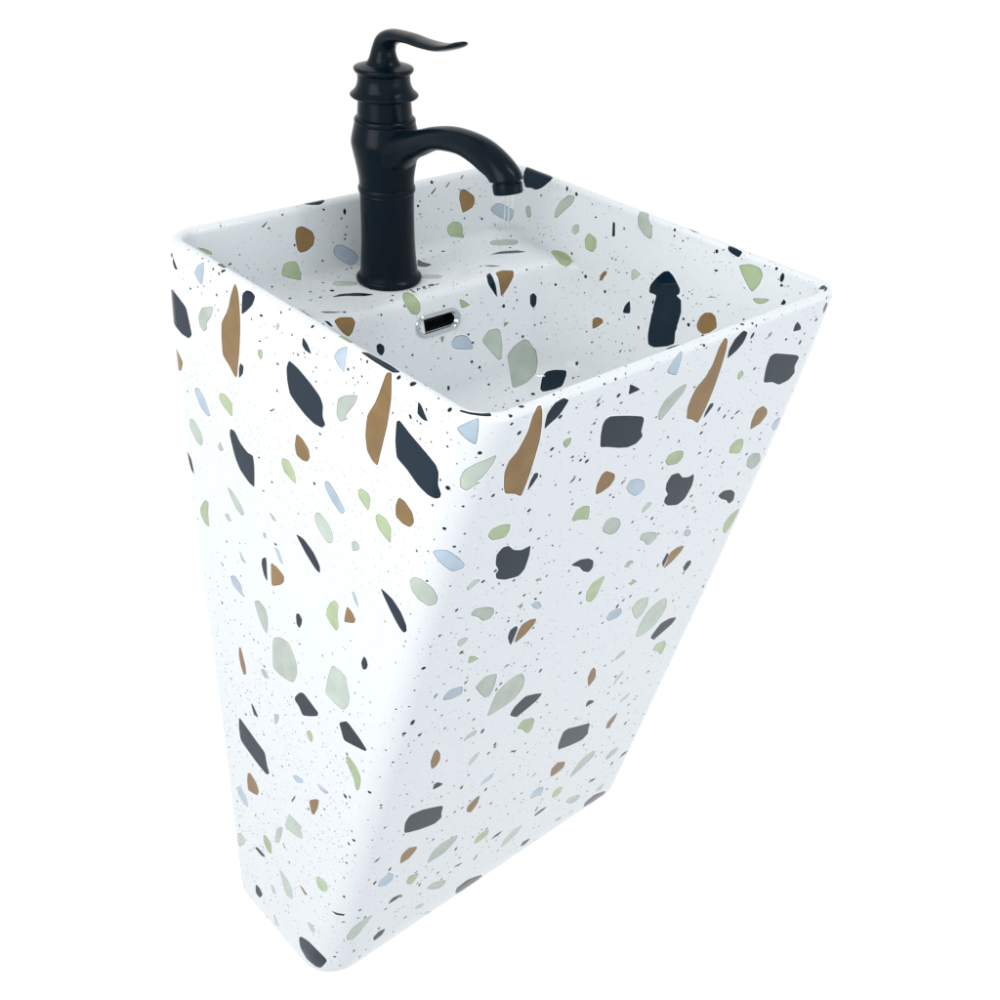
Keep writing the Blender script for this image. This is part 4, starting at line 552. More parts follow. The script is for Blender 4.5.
s 9752,6033 9737,6052 9722,6072 9701,6093 9686,6095 9653,6084 9600,6060 9567,6039 9557,6022 9548,5976 9541,5902 9538,5854 9538,5832 9542,5795 9550,5744 9557,5713 9562,5704 9573,5697 9592,5694 9606,5697 9634,5736 9664,5787 9685,5823 9696,5843 9717,5885 9750,5947 9766,5987 9766,6004
s 9205,5727 9183,5676 9169,5642 9164,5624 9158,5590 9151,5539 9149,5504 9151,5485 9164,5447 9175,5418 9187,5389 9204,5354 9217,5342 9247,5330 9271,5324 9295,5318 9329,5310 9349,5307 9391,5303 9423,5301 9455,5298 9492,5301 9503,5313 9506,5356 9502,5428 9499,5476 9498,5502 9495,5550 9491,5621 9485,5665 9478,5684 9456,5711 9438,5729 9420,5746 9395,5768 9383,5776 9361,5785 9328,5795 9307,5800 9296,5799 9277,5793 9248,5780 9230,5769
b 9927,6130 9919,6099 9915,6080 9914,6054 9915,6030 9919,6016 9925,6013 9945,6013 9978,6016 10000,6021 10013,6025 10040,6039 10081,6063 10104,6078 10115,6104 10116,6129 10114,6145 10111,6153 10101,6168 10082,6190 10068,6201 10056,6202 10025,6192 9976,6172 9946,6158 9936,6149
n 9905,6075 9873,6041 9882,6022
s 10227,6204 10222,6254 10216,6262 10189,6255 10186,6248 10197,6214 10203,6207 10224,6197
n 8848,5090 8869,5055 8885,5032 8898,5021 8931,5002 8957,4989 8983,4976 9016,4960 9029,4953 9048,4944 9072,4934 9090,4932 9101,4938 9128,4966 9169,5015 9192,5048 9196,5093 9187,5136 9179,5164 9171,5178 9148,5204 9129,5222 9110,5241 9083,5261 9068,5263 9036,5251 8987,5225 8955,5207 8939,5198 8910,5177 8868,5146 8844,5125
g 9018,4709 9001,4751 8987,4773 8975,4776 8944,4763 8894,4734 8862,4714 8851,4704 8836,4683 8820,4652 8809,4628 8801,4579 8796,4524 8794,4489 8795,4474 8800,4451 8809,4421 8817,4405 8837,4417 8860,4443 8875,4462 8897,4499 8917,4537 8932,4564 8965,4603 9002,4641 9021,4667
s 9571,5119 9576,5090 9582,5074 9589,5069 9607,5070 9638,5074 9658,5077 9666,5077 9680,5076 9699,5073 9710,5074 9708,5095 9699,5122 9691,5139 9686,5146 9672,5154 9650,5165 9634,5170 9626,5170 9610,5164 9586,5153 9573,5144
s 9441,4617 9449,4572 9456,4542 9463,4529 9481,4508 9511,4479 9528,4466 9536,4496 9536,4546 9535,4577 9532,4590 9523,4606 9507,4627 9495,4640 9489,4644 9474,4648 9453,4652 9441,4650
b 9125,3923 9138,3874 9150,3846 9162,3838 9192,3837 9243,3844 9270,3850 9268,3877 9248,3911 9232,3931 9221,3938 9194,3947 9151,3956 9126,3958
t 9991,5190 9968,5138 9954,5102 9948,5085 9943,5054 9936,5008 9933,4979 9933,4965 9938,4943 9946,4912 9953,4893 9957,4887 9969,4883 9988,4880 10000,4885 10016,4935 10031,5002 10040,5045 10042,5066 10041,5102 10038,5153 10036,5185 10034,5196 10028,5209 10018,5223 10011,5226
n 9847,4493 9814,4448 9797,4421 9803,4407 9822,4405 9836,4405 9844,4405 9861,4409 9886,4415 9902,4422 9910,4454 9912,4492 9912,4515 9902,4527 9887,4529 9876,4526
n 8972,4206 8939,4190 8905,4175 8935,4138
t 9215,3556 9214,3486 9215,3441 9218,3420 9229,3387 9247,3341 9261,3316 9269,3314 9287,3331 9316,3366 9333,3391 9344,3436 9348,3483 9348,3513 9345,3526 9332,3546 9310,3573 9295,3589 9286,3595 9268,3602 9240,3609 9224,3608
n 9694,3863 9693,3799 9691,3758 9689,3740 9684,3715 9675,3681 9672,3659 9674,3650 9688,3634 9714,3612 9734,3602 9751,3604 9792,3621 9826,3638 9859,3654 9904,3677 9929,3692 9978,3726 10014,3751 10051,3777 10094,3815 10108,3840 10120,3898 10129,3988 10133,4043 10132,4065 10125,4095 10112,4133 10100,4153 10088,4157 10057,4150 10031,4141 10005,4132 9966,4115 9940,4099 9910,4077 9879,4055 9830,4018 9781,3981 9722,3932 9704,3907
t 8180,2956 8195,3041 8202,3092 8200,3111 8187,3132 8162,3156 8143,3167 8130,3164 8098,3143 8047,3102 8016,3073 7998,3021 7992,2966 7992,2932 7997,2919 8016,2905 8051,2890 8073,2881 8085,2879 8107,2879 8139,2882 8160,2891
b 8210,2695 8201,2635 8200,2600 8205,2589 8226,2583 8264,2581 8289,2582 8301,2586 8324,2599 8358,2620 8378,2637 8383,2682 8379,2732 8375,2763 8371,2774 8358,2787 8336,2800 8320,2806 8310,2804 8286,2791 8249,2767 8226,2747
g 7851,2313 7850,2248 7852,2210 7856,2198 7871,2189 7896,2183 7913,2183 7941,2203 7968,2232 7984,2253 7991,2302 7991,2355 7990,2387 7987,2397 7977,2407 7960,2417 7947,2420 7916,2407 7882,2385 7861,2367
s 7660,1836 7638,1856 7619,1864 7603,1860 7561,1833 7492,1785 7450,1753 7422,1713 7409,1677 7404,1654 7420,1630 7446,1610 7464,1600 7474,1600 7496,1610 7530,1630 7554,1648 7597,1702 7641,1765 7665,1804
n 8011,2056 8025,2035 8038,2022 8048,2017 8076,2012 8121,2007 8148,2005 8157,2008 8178,2036 8179,2055 8163,2066 8135,2082 8114,2091 8102,2092 8075,2089 8034,2081 8011,2074
n 6881,1230 6876,1182 6892,1154 6914,1155 6945,1156 6987,1155 7018,1155 7037,1156 7078,1154 7120,1169 7161,1183 7206,1198 7221,1210 7234,1241 7243,1290 7244,1322 7237,1335 7208,1355 7157,1381 7120,1392 7096,1388 7042,1362 6957,1313 6906,1280
n 7244,1938 7263,1904 7280,1904 7321,1922 7361,1939 7369,1950 7336,1982 7319,1981 7252,1949
s 7012,1519 7012,1452 7027,1445 7068,1457 7108,1470 7118,1485 7093,1550 7079,1557 7022,1535
s 7617,1394 7627,1345 7643,1345 7724,1389 7734,1405 7710,1451 7694,1452 7627,1410
s 8432,3260 8449,3231 8458,3223 8491,3211 8494,3218 8484,3272 8475,3280 8436,3267
s 8332,1954 8352,1900 8368,1865 8379,1848 8406,1820 8427,1800 8448,1780 8476,1756 8490,1746 8515,1734 8550,1719 8570,1717 8576,1770 8572,1843 8567,1891 8560,1912 8540,1947 8506,1996 8481,2024 8465,2030 8427,2026 8367,2012 8333,1999
g 8881,2474 8881,2426 8884,2396 8889,2385 8909,2372 8941,2357 8964,2350 8975,2349 8998,2355 9032,2368 9052,2380 9058,2425 9054,2479 9049,2512 9043,2525 9024,2538 8992,2553 8970,2560 8959,2559 8938,2549 8907,2531 8889,2516
n 8652,2222 8683,2172 8703,2165 8745,2170 8786,2174 8794,2184 8760,2230 8740,2237 8700,2234 8661,2231
n 8084,1379 8090,1358 8095,1344 8109,1325 8125,1306 8138,1296 8146,1295 8166,1302 8197,1315 8214,1326 8218,1360 8212,1399 8204,1421 8195,1425 8166,1421 8119,1408 8092,1398
g 10129,7234 10161,7264 10192,7294 10219,7309 10245,7324 10206,7294 10167,7264
n 10147,6589 10118,6588 10125,6566
n 10467,7076 10439,7065 10440,7045
n 10404,7436 10374,7425 10373,7403
n 10179,6013 10155,5984 10161,5967
n 9308,6314 9273,6280 9282,6265
n 9117,5917 9080,5880 9087,5861
n 9894,6689 9870,6668 9877,6655
n 8469,5499 8430,5510 8430,5469
n 8374,4434 8346,4400 8352,4387
n 8166,4076 8126,4074 8138,4046
n 9645,5241 9618,5217 9625,5198
n 8779,3745 8744,3700 8754,3691
n 8757,2899 8729,2858 8739,2848
n 9654,4242 9627,4214 9631,4190
n 7184,4147 7137,4139 7150,4091
n 6966,2908 6922,2858 6934,2847
n 9327,9084 9311,9091 9296,9094 9281,9091 9240,9077 9207,9065 9173,9052 9126,9034 9099,9023 9042,8999 8999,8979 8956,8960 8904,8935 8886,8925 8871,8909 8858,8889 8850,8872 8847,8860 8842,8830 8835,8781 8830,8749 8826,8736 8815,8715 8797,8686 8788,8667 8788,8658 8798,8642 8817,8619 8831,8605 8840,8601 8863,8600 8898,8600 8922,8601 8936,8604 8963,8614 9004,8631 9032,8643 9049,8651 9084,8669 9139,8698 9173,8715 9189,8723 9213,8733 9246,8746 9268,8759 9277,8771 9290,8806 9309,8864 9320,8901 9325,8919 9331,8949 9340,8992 9346,9018 9347,9029 9346,9043 9343,9062 9340,9073 9337,9077
s 8388,7540 8392,7566 8394,7584 8392,7593 8385,7608 8371,7631 8361,7644 8355,7646 8340,7642 8317,7632 8303,7625 8295,7610 8293,7594 8293,7584 8304,7567 8320,7552 8332,7542 8338,7538 8350,7532 8369,7524 8380,7522
t 7155,8309 7117,8273 7094,8250 7075,8216 7063,8185 7058,8163 7060,8152 7071,8129 7092,8096 7106,8075 7115,8069 7134,8063 7163,8057 7182,8054 7190,8052 7202,8049 7219,8044 7230,8046 7246,8083 7261,8132 7269,8165 7272,8183 7272,8218 7270,8271 7266,8303 7261,8313 7243,8323 7213,8332 7192,8333 7180,8329
b 6794,8008 6771,7981 6756,7962 6738,7923 6727,7883 6724,7859 6730,7851 6755,7846 6784,7836 6802,7833 6837,7856 6864,7889 6880,7911 6884,7923 6885,7947 6882,7983 6878,8005 6873,8012 6859,8019 6836,8024 6816,8025
g 7265,7913 7248,7865 7239,7834 7237,7820 7237,7794 7241,7758 7248,7740 7261,7740 7300,7757 7366,7792 7405,7815 7418,7828 7430,7854 7441,7894 7445,7919 7443,7929 7431,7944 7409,7964 7392,7975 7381,7977 7355,7973 7314,7962 7288,7951
s 7056,7604 7033,7616 7016,7621 7003,7618 6974,7606 6928,7582 6899,7563 6869,7522 6846,7475 6834,7445 6831,7431 6835,7411 6845,7383 6853,7366 6859,7360 6874,7355 6899,7352 6917,7353 6955,7381 6996,7417 7021,7444 7032,7460 7045,7495 7061,7548 7069,7581 7068,7592
g 8341,8189 8335,8217 8329,8233 8322,8238 8303,8242 8271,8244 8249,8243 8237,8241 8211,8231 8171,8213 8146,8199 8127,8166 8116,8128 8110,8104 8111,8094 8120,8078 8136,8057 8150,8046 8162,8045 8192,8052 8242,8067 8273,8078 8286,8087 8303,8107 8326,8138 8339,8159 8342,8170
n 8190,7840 8182,7877 8174,7899 8166,7904 8145,7904 8109,7898 8085,7891 8074,7883 8052,7859 8019,7818 7997,7793 7986,7783 7963,7771 7928,7756 7906,7748 7896,7746 7879,7748 7855,7755 7839,7752 7820,7704 7803,7637 7795,7592 7793,7569 7798,7526 7803,7494 7809,7462 7818,7423 7824,7409 7842,7394 7871,7378 7892,7370 7907,7372 7942,7387 7997,7413 8032,7432 8047,7442 8068,7463 8096,7495 8113,7515 8124,7544 8128,7571 8130,7588 8124,7602 8114,7612 8110,7620 8126,7649 8150,7684 8165,7707 8171,7719 8178,7743 8188,7778 8193,7802 8194,7815
b 8740,8067 8733,8094 8725,8110 8718,8114 8698,8112 8665,8105 8642,8099 8628,8092 8602,8073 8561,8041 8535,8018 8525,8005 8511,7978 8493,7935 8484,7908 8484,7898 8491,7882 8505,7863 8515,7851 8521,7848 8534,7846 8555,7845 8571,7848 8581,7854 8606,7874 8644,7910 8669,7934 8680,7947 8699,7972 8725,8011 8739,8035 8742,8047
n 7286,7184 7261,7199 7242,7205 7229,7204 7201,7195 7155,7176 7126,7161 7112,7152 7089,7130 7056,7096 7035,7072 7027,7057 7016,7026 7003,6977 6997,6948 6998,6937 7009,6925 7030,6913 7044,6910 7072,6937 7100,6976 7120,7001 7154,7029 7188,7052 7211,7069 7246,7104 7279,7141 7296,7164
g 6802,6684 6798,6640 6797,6608 6799,6588 6809,6546 6817,6513 6825,6480 6835,6439 6840,6422 6850,6400 6865,6372 6876,6358 6899,6374 6924,6403 6940,6425 6957,6473 6971,6525 6978,6559 6978,6575 6969,6603 6953,6644 6940,6669 6929,6679 6901,6693 6855,6710 6825,6715
s 8266,7117 8269,7151 8266,7169 8257,7172 8228,7164 8178,7146 8144,7133 8129,7124 8102,7105 8063,7074 8040,7053 8025,7019 8019,6985 8017,6963 8020,6954 8033,6941 8056,6924 8071,6915 8078,6913 8092,6917 8112,6927 8126,6936 8149,6967 8173,7003 8189,7027 8215,7051 8242,7071 8257,7086
s 7653,7167 7637,7205 7627,7204 7587,7161 7585,7152 7614,7147 7624,7148 7651,7159
s 7759,6875 7733,6913 7726,6912 7715,6867 7720,6861 7757,6867
b 7610,6826 7602,6836 7595,6840 7571,6827 7543,6806 7525,6791 7509,6762 7497,6730 7491,6710 7497,6696 7509,6690 7518,6688 7539,6703 7561,6725 7576,6740 7592,6767 7606,6794 7613,6811
t 7512,6522 7520,6484 7528,6459 7535,6446 7555,6420 7570,6402 7586,6383 7608,6359 7619,6349 7642,6335 7675,6316 7694,6309 7702,6343 7700,6393 7699,6427 7699,6444 7700,6476 7702,6523 7700,6551 7695,6561 7677,6571 7644,6583 7622,6588 7609,6587 7582,6580 7540,6566 7517,6554
n 7737,6573 7718,6550 7708,6530 7705,6513 7706,6468 7708,6431 7710,6393 7714,6353 7719,6348 7732,6369 7753,6414 7765,6445 7768,6462 7766,6497 7759,6549 7753,6577 7749,6582
n 7286,6169 7273,6145 7265,6129 7268,6098 7277,6066 7283,6047 7288,6039 7297,6031 7313,6022 7324,6020 7341,6047 7359,6085 7368,6110 7370,6123 7367,6145 7358,6176 7351,6194 7334,6198 7314,6193 7302,6188
s 8330,6762 8322,6791 8316,6808 8309,6811 8292,6807 8265,6796 8248,6788 8238,6771 8234,6752 8233,6741 8247,6728 8266,6719 8279,6714 8299,6719 8319,6729 8330,6738
g 8123,6427 8053,6352 8053,6337 8088,6332 8123,6327 8135,6340 8135,6383 8135,6425
s 7695,5934 7679,5959 7671,5963 7638,5958 7634,5952 7649,5923 7657,5920 7692,5928
s 7948,5885 7932,5926 7917,5948 7904,5952 7868,5944 7808,5925 7771,5908 7758,5894 7744,5855 7729,5792 7721,5750 7720,5730 7723,5696 7732,5649 7739,5619 7745,5606 7759,5589 7782,5567 7798,5558 7824,5584 7849,5625 7867,5656 7877,5676 7900,5721 7934,5791 7952,5835 7955,5855
n 9169,9368 9127,9339 9101,9320 9091,9312 9076,9301 9059,9287 9050,9279 9062,9274 9083,9272 9098,9271 9107,9271 9124,9270 9150,9268 9165,9270 9176,9289 9181,9315 9185,9331 9187,9340 9191,9354 9198,9375 9198,9385
n 7518,8424 7546,8403 7556,8398 7588,8388 7590,8392 7573,8424 7562,8429 7521,8428
n 8855,8550 8821,8546 8824,8524
n 8851,9185 8825,9175 8824,9159
n 7503,8669 7476,8653 7480,8639
n 7766,7801 7745,7804 7745,7771
n 7598,7609 7564,7606 7567,7580
n 7042,7913 7015,7914 7013,7886
n 7614,6890 7572,6879 7574,6851
n 8877,8370 8862,8374 8859,8349
n 7929,8157 7903,8138 7912,8130
n 8016,8449 7996,8446 7992,8420
s 7413,5606 7391,5536 7378,5491 7375,5470 7373,5434 7375,5384 7377,5349 7382,5330 7397,5291 7409,5261 7422,5232 7440,5196 7453,5182 7481,5165 7524,5146 7554,5136 7570,5133 7602,5136 7649,5143 7678,5154 7697,5212 7707,5285 7712,5334 7713,5357 7711,5398 7705,5458 7700,5497 7696,5516 7685,5550 7667,5599 7653,5630 7642,5642 7615,5658 7572,5677 7544,5687 7529,5689 7503,5684 7464,5674 7440,5661
n 7095,5048 7108,5011 7119,4987 7127,4977 7149,4962 7183,4941 7206,4927 7218,4919 7242,4905 7276,4884 7297,4871 7304,4866 7312,4860 7319,4853 7334,4857 7355,4880 7389,4919 7409,4945 7411,4980 7401,5012 7394,5035 7389,5048 7376,5077 7356,5120 7339,5146 7327,5153 7298,5156 7251,5154 7219,5150 7203,5145 7171,5129 7124,5102 7098,5083
g 7095,4648 7074,4605 7061,4574 7056,4556 7052,4517 7046,4458 7044,4422 7046,4409 7052,4397 7064,4385 7074,4383 7099,4418 7127,4468 7148,4501 7190,4544 7236,4584 7262,4610 7267,4649 7259,4686 7250,4707 7240,4712 7209,4708 7157,4695 7124,4684
s 7761,4979 7763,4954 7766,4939 7771,4932 7786,4922 7812,4909 7828,4902 7836,4900 7851,4901 7871,4904 7883,4908 7884,4930 7878,4959 7873,4977 7869,4985 7857,4998 7839,5016 7826,5025 7818,5027 7803,5021 7780,5010 7766,5001
s 7631,4503 7633,4474 7637,4454 7641,4443 7653,4422 7673,4390 7685,4369 7690,4358 7695,4337 7701,4307 7705,4294 7712,4328 7719,4383 7721,4417 7720,4431 7711,4452 7694,4480 7683,4497 7677,4504 7664,4512 7645,4521 7634,4523
b 7330,3839 7337,3797 7346,3772 7355,3764 7383,3757 7430,3753 7456,3753 7459,3776 7448,3808 7438,3828 7429,3836 7403,3847 7360,3862 7335,3867
t 8175,5012 8152,4974 8137,4946 8130,4928 8117,4885 8099,4818 8089,4776 8088,4759 8095,4736 8108,4707 8117,4689 8121,4682 8129,4673 8140,4662 8149,4663 8171,4722 8197,4803 8212,4855 8216,4878 8218,4915 8217,4966 8216,4997 8214,5009 8209,5020 8201,5033 8194,5037
n 8010,4293 7976,4261 7956,4240 7945,4219 7942,4203 7946,4190 7959,4190 7982,4192 7997,4193 8016,4192 8033,4190 8044,4192 8052,4218 8058,4254 8060,4276 8055,4295 8046,4308 8038,4313
t 7400,3489 7398,3431 7398,3391 7400,3371 7409,3334 7424,3278 7434,3246 7441,3238 7455,3241 7477,3253 7496,3277 7503,3310 7512,3364 7516,3399 7514,3415 7502,3439 7481,3473 7466,3494 7459,3502 7444,3513 7421,3527 7408,3529
n 7836,3666 7831,3613 7828,3578 7825,3561 7819,3530 7808,3486 7803,3457 7806,3445 7818,3425 7841,3397 7860,3383 7876,3382 7917,3391 7984,3411 8028,3426 8053,3436 8100,3458 8171,3492 8213,3516 8227,3532 8239,3567 8250,3622 8256,3662 8258,3687 8260,3744 8262,3833 8260,3886 8257,3902 8244,3913 8221,3918 8201,3917 8185,3910 8141,3884 8070,3840 8022,3810 7999,3797 7956,3773 7893,3740 7856,3715
s 7055,2436 7058,2392 7063,2365 7068,2354 7085,2338 7113,2318 7132,2306 7141,2303 7159,2301 7185,2301 7201,2305 7215,2341 7223,2388 7226,2418 7224,2431 7211,2452 7188,2479 7171,2495 7159,2498 7132,2493 7089,2482 7063,2472
n 6766,2130 6832,2101 6851,2093 6888,2090 6926,2087 6933,2097 6916,2129 6900,2160 6881,2169 6786,2146
s 7505,2784 7503,2722 7505,2683 7510,2667 7527,2645 7557,2617 7578,2598 7590,2589 7617,2572 7659,2547 7686,2532 7700,2525 7727,2515 7766,2501 7788,2498 7797,2533 7795,2583 7791,2618 7787,2639 7772,2682 7760,2714 7748,2747 7731,2787 7720,2802 7696,2820 7660,2840 7634,2852 7620,2854 7590,2851 7545,2843 7518,2833
n 8036,9271 8044,9305 8048,9328 8047,9342 8041,9369 8030,9411 8020,9438 8013,9449 7994,9468 7962,9491 7936,9501 7926,9502 7911,9495 7887,9478 7870,9464 7866,9453 7866,9428 7869,9389 7874,9363 7878,9351 7892,9331 7915,9303 7932,9284 7943,9276 7967,9261 8005,9240 8026,9229 8030,9244
t 8149,9497 8132,9480 8118,9466 8113,9455 8105,9427 8095,9384 8088,9351 8085,9331 8080,9283 8076,9246 8072,9208 8067,9155 8065,9123 8063,9089 8061,9054 8059,9001 8057,8947 8056,8912 8055,8876 8055,8842 8056,8813 8057,8783 8060,8741 8062,8699 8064,8672 8066,8645 8068,8622 8074,8588 8084,8542 8093,8518 8101,8516 8123,8533 8159,8567 8183,8589 8195,8598 8219,8612 8253,8630 8275,8645 8284,8658 8296,8692 8313,8747 8323,8783 8326,8800 8327,8830 8328,8872 8328,8901 8327,8915 8323,8942 8317,8981 8312,9007 8306,9019 8290,9041 8264,9072 8248,9095 8241,9108 8230,9138 8223,9161 8216,9184 8207,9217 8205,9238 8204,9284 8205,9320 8206,9355 8205,9400 8203,9419 8196,9447 8182,9483 8167,9500 8159,9503
n 7974,8692 7969,8674 7968,8661 7970,8653 7978,8635 7992,8608 8001,8590 8006,8583 8014,8570 8026,8554 8034,8546 8040,8564 8044,8594 8046,8614 8045,8625 8041,8648 8032,8683 8026,8703 8021,8709 8010,8711 7992,8709 7981,8706
b 8668,9526 8668,9509 8666,9494 8665,9484 8661,9456 8655,9411 8652,9381 8651,9366 8650,9341 8649,9304 8652,9284 8658,9282 8682,9291 8722,9313 8746,9327 8768,9344 8782,9359 8790,9371 8790,9379 8786,9401 8776,9436 8768,9460 8763,9472 8746,9493 8728,9507 8706,9520 8678,9533 8669,9534
s 8459,9092 8459,9051 8462,9023 8467,9008 8485,8978 8500,8956 8515,8934 8534,8906 8543,8894 8555,8876 8572,8851 8583,8836 8588,8828 8597,8814 8610,8793 8620,8781 8635,8781 8651,8788 8662,8796 8676,8830 8689,8871 8696,8899 8696,8913 8692,8942 8682,8983 8674,9010 8667,9023 8648,9043 8633,9057 8617,9071 8595,9089 8581,9096 8550,9105 8526,9111 8501,9117 8472,9120
n 7136,9330 7103,9297 7083,9276 7071,9253 7065,9235 7066,9225 7099,9225 7144,9232 7171,9238 7183,9263 7183,9294 7182,9313 7181,9321 7177,9332 7170,9345 7163,9351
n 7376,9032 7354,9038 7329,9036 7301,9027 7260,9010 7218,8993 7148,8963 7078,8933 6992,8895 6964,8881 6942,8865 6925,8847 6915,8833 6914,8824 6917,8800 6924,8763 6927,8738 6925,8725 6915,8700 6896,8664 6886,8640 6886,8629 6896,8609 6916,8582 6932,8566 6944,8560 6975,8556 7025,8552 7058,8553 7075,8558 7106,8577 7152,8609 7183,8629 7201,8638 7238,8651 7292,8668 7326,8686 7339,8703 7356,8754 7366,8796 7376,8837 7388,8889 7391,8911 7393,8945 7394,8989 7393,9015 7389,9024
g 7717,8967 7702,8939 7694,8922 7694,8914 7703,8901 7719,8883 7730,8874 7746,8885 7763,8904 7772,8917 7778,8941 7780,8966 7780,8980 7766,8988 7746,8989 7734,8987
s 7500,9349 7499,9317 7504,9307 7531,9284 7537,9288 7544,9333 7539,9343 7506,9353
m 6740,9412 6747,9360 6754,9345 6777,9310 6808,9379 6811,9400 6806,9428 6802,9456 6795,9461 6750,9428
n 7261,9182 7235,9185 7218,9161 7241,9151
n 8427,9526 8403,9516 8399,9512 8396,9497 8399,9494 8416,9492 8422,9497 8430,9523
n 7782,9329 7760,9338 7754,9308
n 3540,11157 3550,11181 3561,11205 3567,11234 3556,11246 3504,11261 3415,11280 3362,11288 3355,11266 3379,11231 3398,11207 3411,11195 3441,11174 3488,11141 3521,11123
s 4089,9576 4105,9543 4137,9550 4153,9558 4193,9595 4227,9631 4241,9650 4247,9658 4259,9673 4277,9694 4287,9705 4299,9690 4305,9696 4310,9727 4314,9754 4318,9781 4322,9812 4322,9823 4318,9833 4309,9844 4302,9850 4272,9847 4236,9839 4212,9833 4199,9827 4174,9812 4138,9788 4115,9771 4108,9761 4101,9739 4094,9705 4091,9683 4090,9671 4091,9651 4084,9622 4075,9602 4075,9591
n 5291,9589 5318,9586 5338,9585 5350,9586 5378,9590 5422,9598 5450,9604 5459,9612 5467,9632 5465,9661 5457,9677 5447,9681 5421,9679 5377,9671 5350,9666 5339,9662 5325,9656 5308,9646 5296,9638 5287,9624 5279,9608 5274,9597
n 4694,9542 4727,9542 4757,9542 4780,9543 4812,9543 4842,9544 4858,9544 4856,9568 4823,9586 4791,9586 4733,9571 4676,9543
g 5529,9740 5572,9718 5601,9705 5617,9701 5647,9699 5693,9698 5722,9700 5735,9704 5756,9717 5785,9740 5803,9757 5810,9767 5812,9789 5809,9824 5807,9848 5809,9862 5808,9893 5803,9939 5796,9964 5785,9967 5749,9951 5720,9934 5691,9917 5652,9893 5630,9879 5584,9846 5559,9823 5535,9799 5511,9770 5508,9757
g 5900,10008 5934,9996 5968,9983 6008,9970 6020,9970 6025,9979 6023,9998 6020,10011 6017,10018 6008,10029 5990,10045 5978,10054 5971,10057 5955,10060 5931,10061 5915,10060 5889,10052 5863,10040 5854,10031 5861,10024
n 6161,9910 6201,9930 6208,9938 6209,9964 6203,9970 6174,9977 6167,9969 6161,9943 6155,9916
s 4172,10260 4191,10248 4206,10243 4217,10243 4244,10249 4287,10262 4312,10271 4311,10288 4295,10307 4283,10320 4275,10328 4255,10354 4224,10386 4202,10398 4188,10368 4169,10309 4161,10281 4162,10271
n 4492,10423 4496,10388 4500,10363 4506,10343 4521,10311 4541,10270 4554,10243 4562,10229 4580,10203 4606,10165 4624,10142 4632,10134 4648,10124 4672,10114 4689,10109 4700,10110 4723,10117 4758,10130 4784,10142 4800,10151 4836,10175 4865,10195 4894,10214 4929,10239 4941,10249 4952,10265 4961,10285 4966,10299 4959,10314 4947,10326 4937,10337 4949,10353 4976,10368 4995,10379 5003,10389 5013,10421 5017,10483 5001,10559 4984,10611 4930,10738 4878,10844 4817,10960 4778,11068 4781,11095 4799,11130 4834,11172 4849,11200 4847,11213 4822,11235 4772,11264 4734,11286 4704,11298 4631,11326 4570,11348 4510,11369 4431,11394 4398,11403 4348,11409 4283,11413 4243,11413 4227,11408 4203,11388 4173,11355 4156,11328 4149,11308 4139,11256 4134,11216 4129,11175 4125,11118 4138,11084 4223,10973 4338,10846 4425,10738 4510,10619 4538,10577 4568,10528 4598,10473 4602,10455 4569,10450 4522,10455 4495,10454 4489,10447
n 4735,11312 4792,11277 4830,11254 4851,11242 4894,11220 4955,11186 4985,11169 4927,11215 4870,11250 4853,11261 4846,11265 4828,11277 4748,11321 4708,11331
t 5279,10608 5303,10530 5317,10482 5325,10466 5339,10447 5361,10422 5376,10406 5385,10400 5405,10392 5436,10381 5456,10375 5466,10375 5485,10378 5512,10386 5530,10394 5539,10403 5556,10429 5579,10472 5590,10517 5588,10539 5571,10578 5538,10634 5514,10672 5500,10689 5471,10718 5424,10761 5390,10786 5375,10791 5349,10788 5313,10775 5290,10764 5282,10756 5274,10736 5267,10703 5262,10677 5266,10657
m 5331,10226 5376,10192 5395,10184 5455,10173 5456,10175 5401,10193 5382,10201 5332,10227
n 6567,9652 6525,9612 6521,9602 6547,9581 6567,9584 6663,9603 6675,9611 6589,9653
n 6582,9589 6578,9572 6593,9572 6685,9574 6705,9575 6730,9590 6713,9595 6600,9595
n 6048,9770 6076,9786 6075,9791 6042,9806 6037,9803 6042,9773
n 6114,9770 6133,9762 6137,9782
n 5239,9895 5272,9883 5279,9883 5284,9900 5280,9905 5255,9914 5249,9913 5235,9899
n 4713,9822 4739,9814 4736,9830
n 4776,9688 4803,9679 4802,9696
n 5625,10197 5649,10181 5655,10206
n 3824,11315 3862,11299 3872,11299 3891,11314 3893,11320 3882,11343 3872,11343 3825,11321
n 2877,11485 2943,11468 2930,11488
n 5247,10332 5272,10317 5268,10338
n 4828,10009 4853,10000 4855,10018
n 5669,9960 5689,9952 5696,9969
n 3980,10040 4009,10031 4007,10049
n 3651,10026 3682,10017 3678,10036
n 10808,9571 10772,9574 10748,9574 10735,9576 10709,9579 10667,9583 10641,9584 10629,9585 10609,9589 10579,9596 10562,9596 10555,9578 10553,9559 10554,9551 10574,9549 10602,9549 10621,9550 10633,9550 10657,9551 10695,9551 10720,9550 10732,9550 10754,9551 10787,9550 10807,9549 10814,9550 10830,9560 10828,9567
k 25,10930 62,10931 54,10949 22,10948
k 28,10953 44,10957 47,10987 31,10993 22,10969
k 125,10934 139,10937 96,10975 83,10973
k 118,10954 161,10942 147,10959 108,10968
k 181,10945 220,10926 220,10937 182,10956
k 180,10957 235,10938 228,10953 172,10975
k 213,10940 235,10933 206,10968 186,10975
k 269,10935 304,10931 316,10932 347,10942 351,10947 346,10962 306,10967 295,10966 266,10954 261,10949 263,10938
k 353,10955 403,10950 399,10964 349,10968
"""
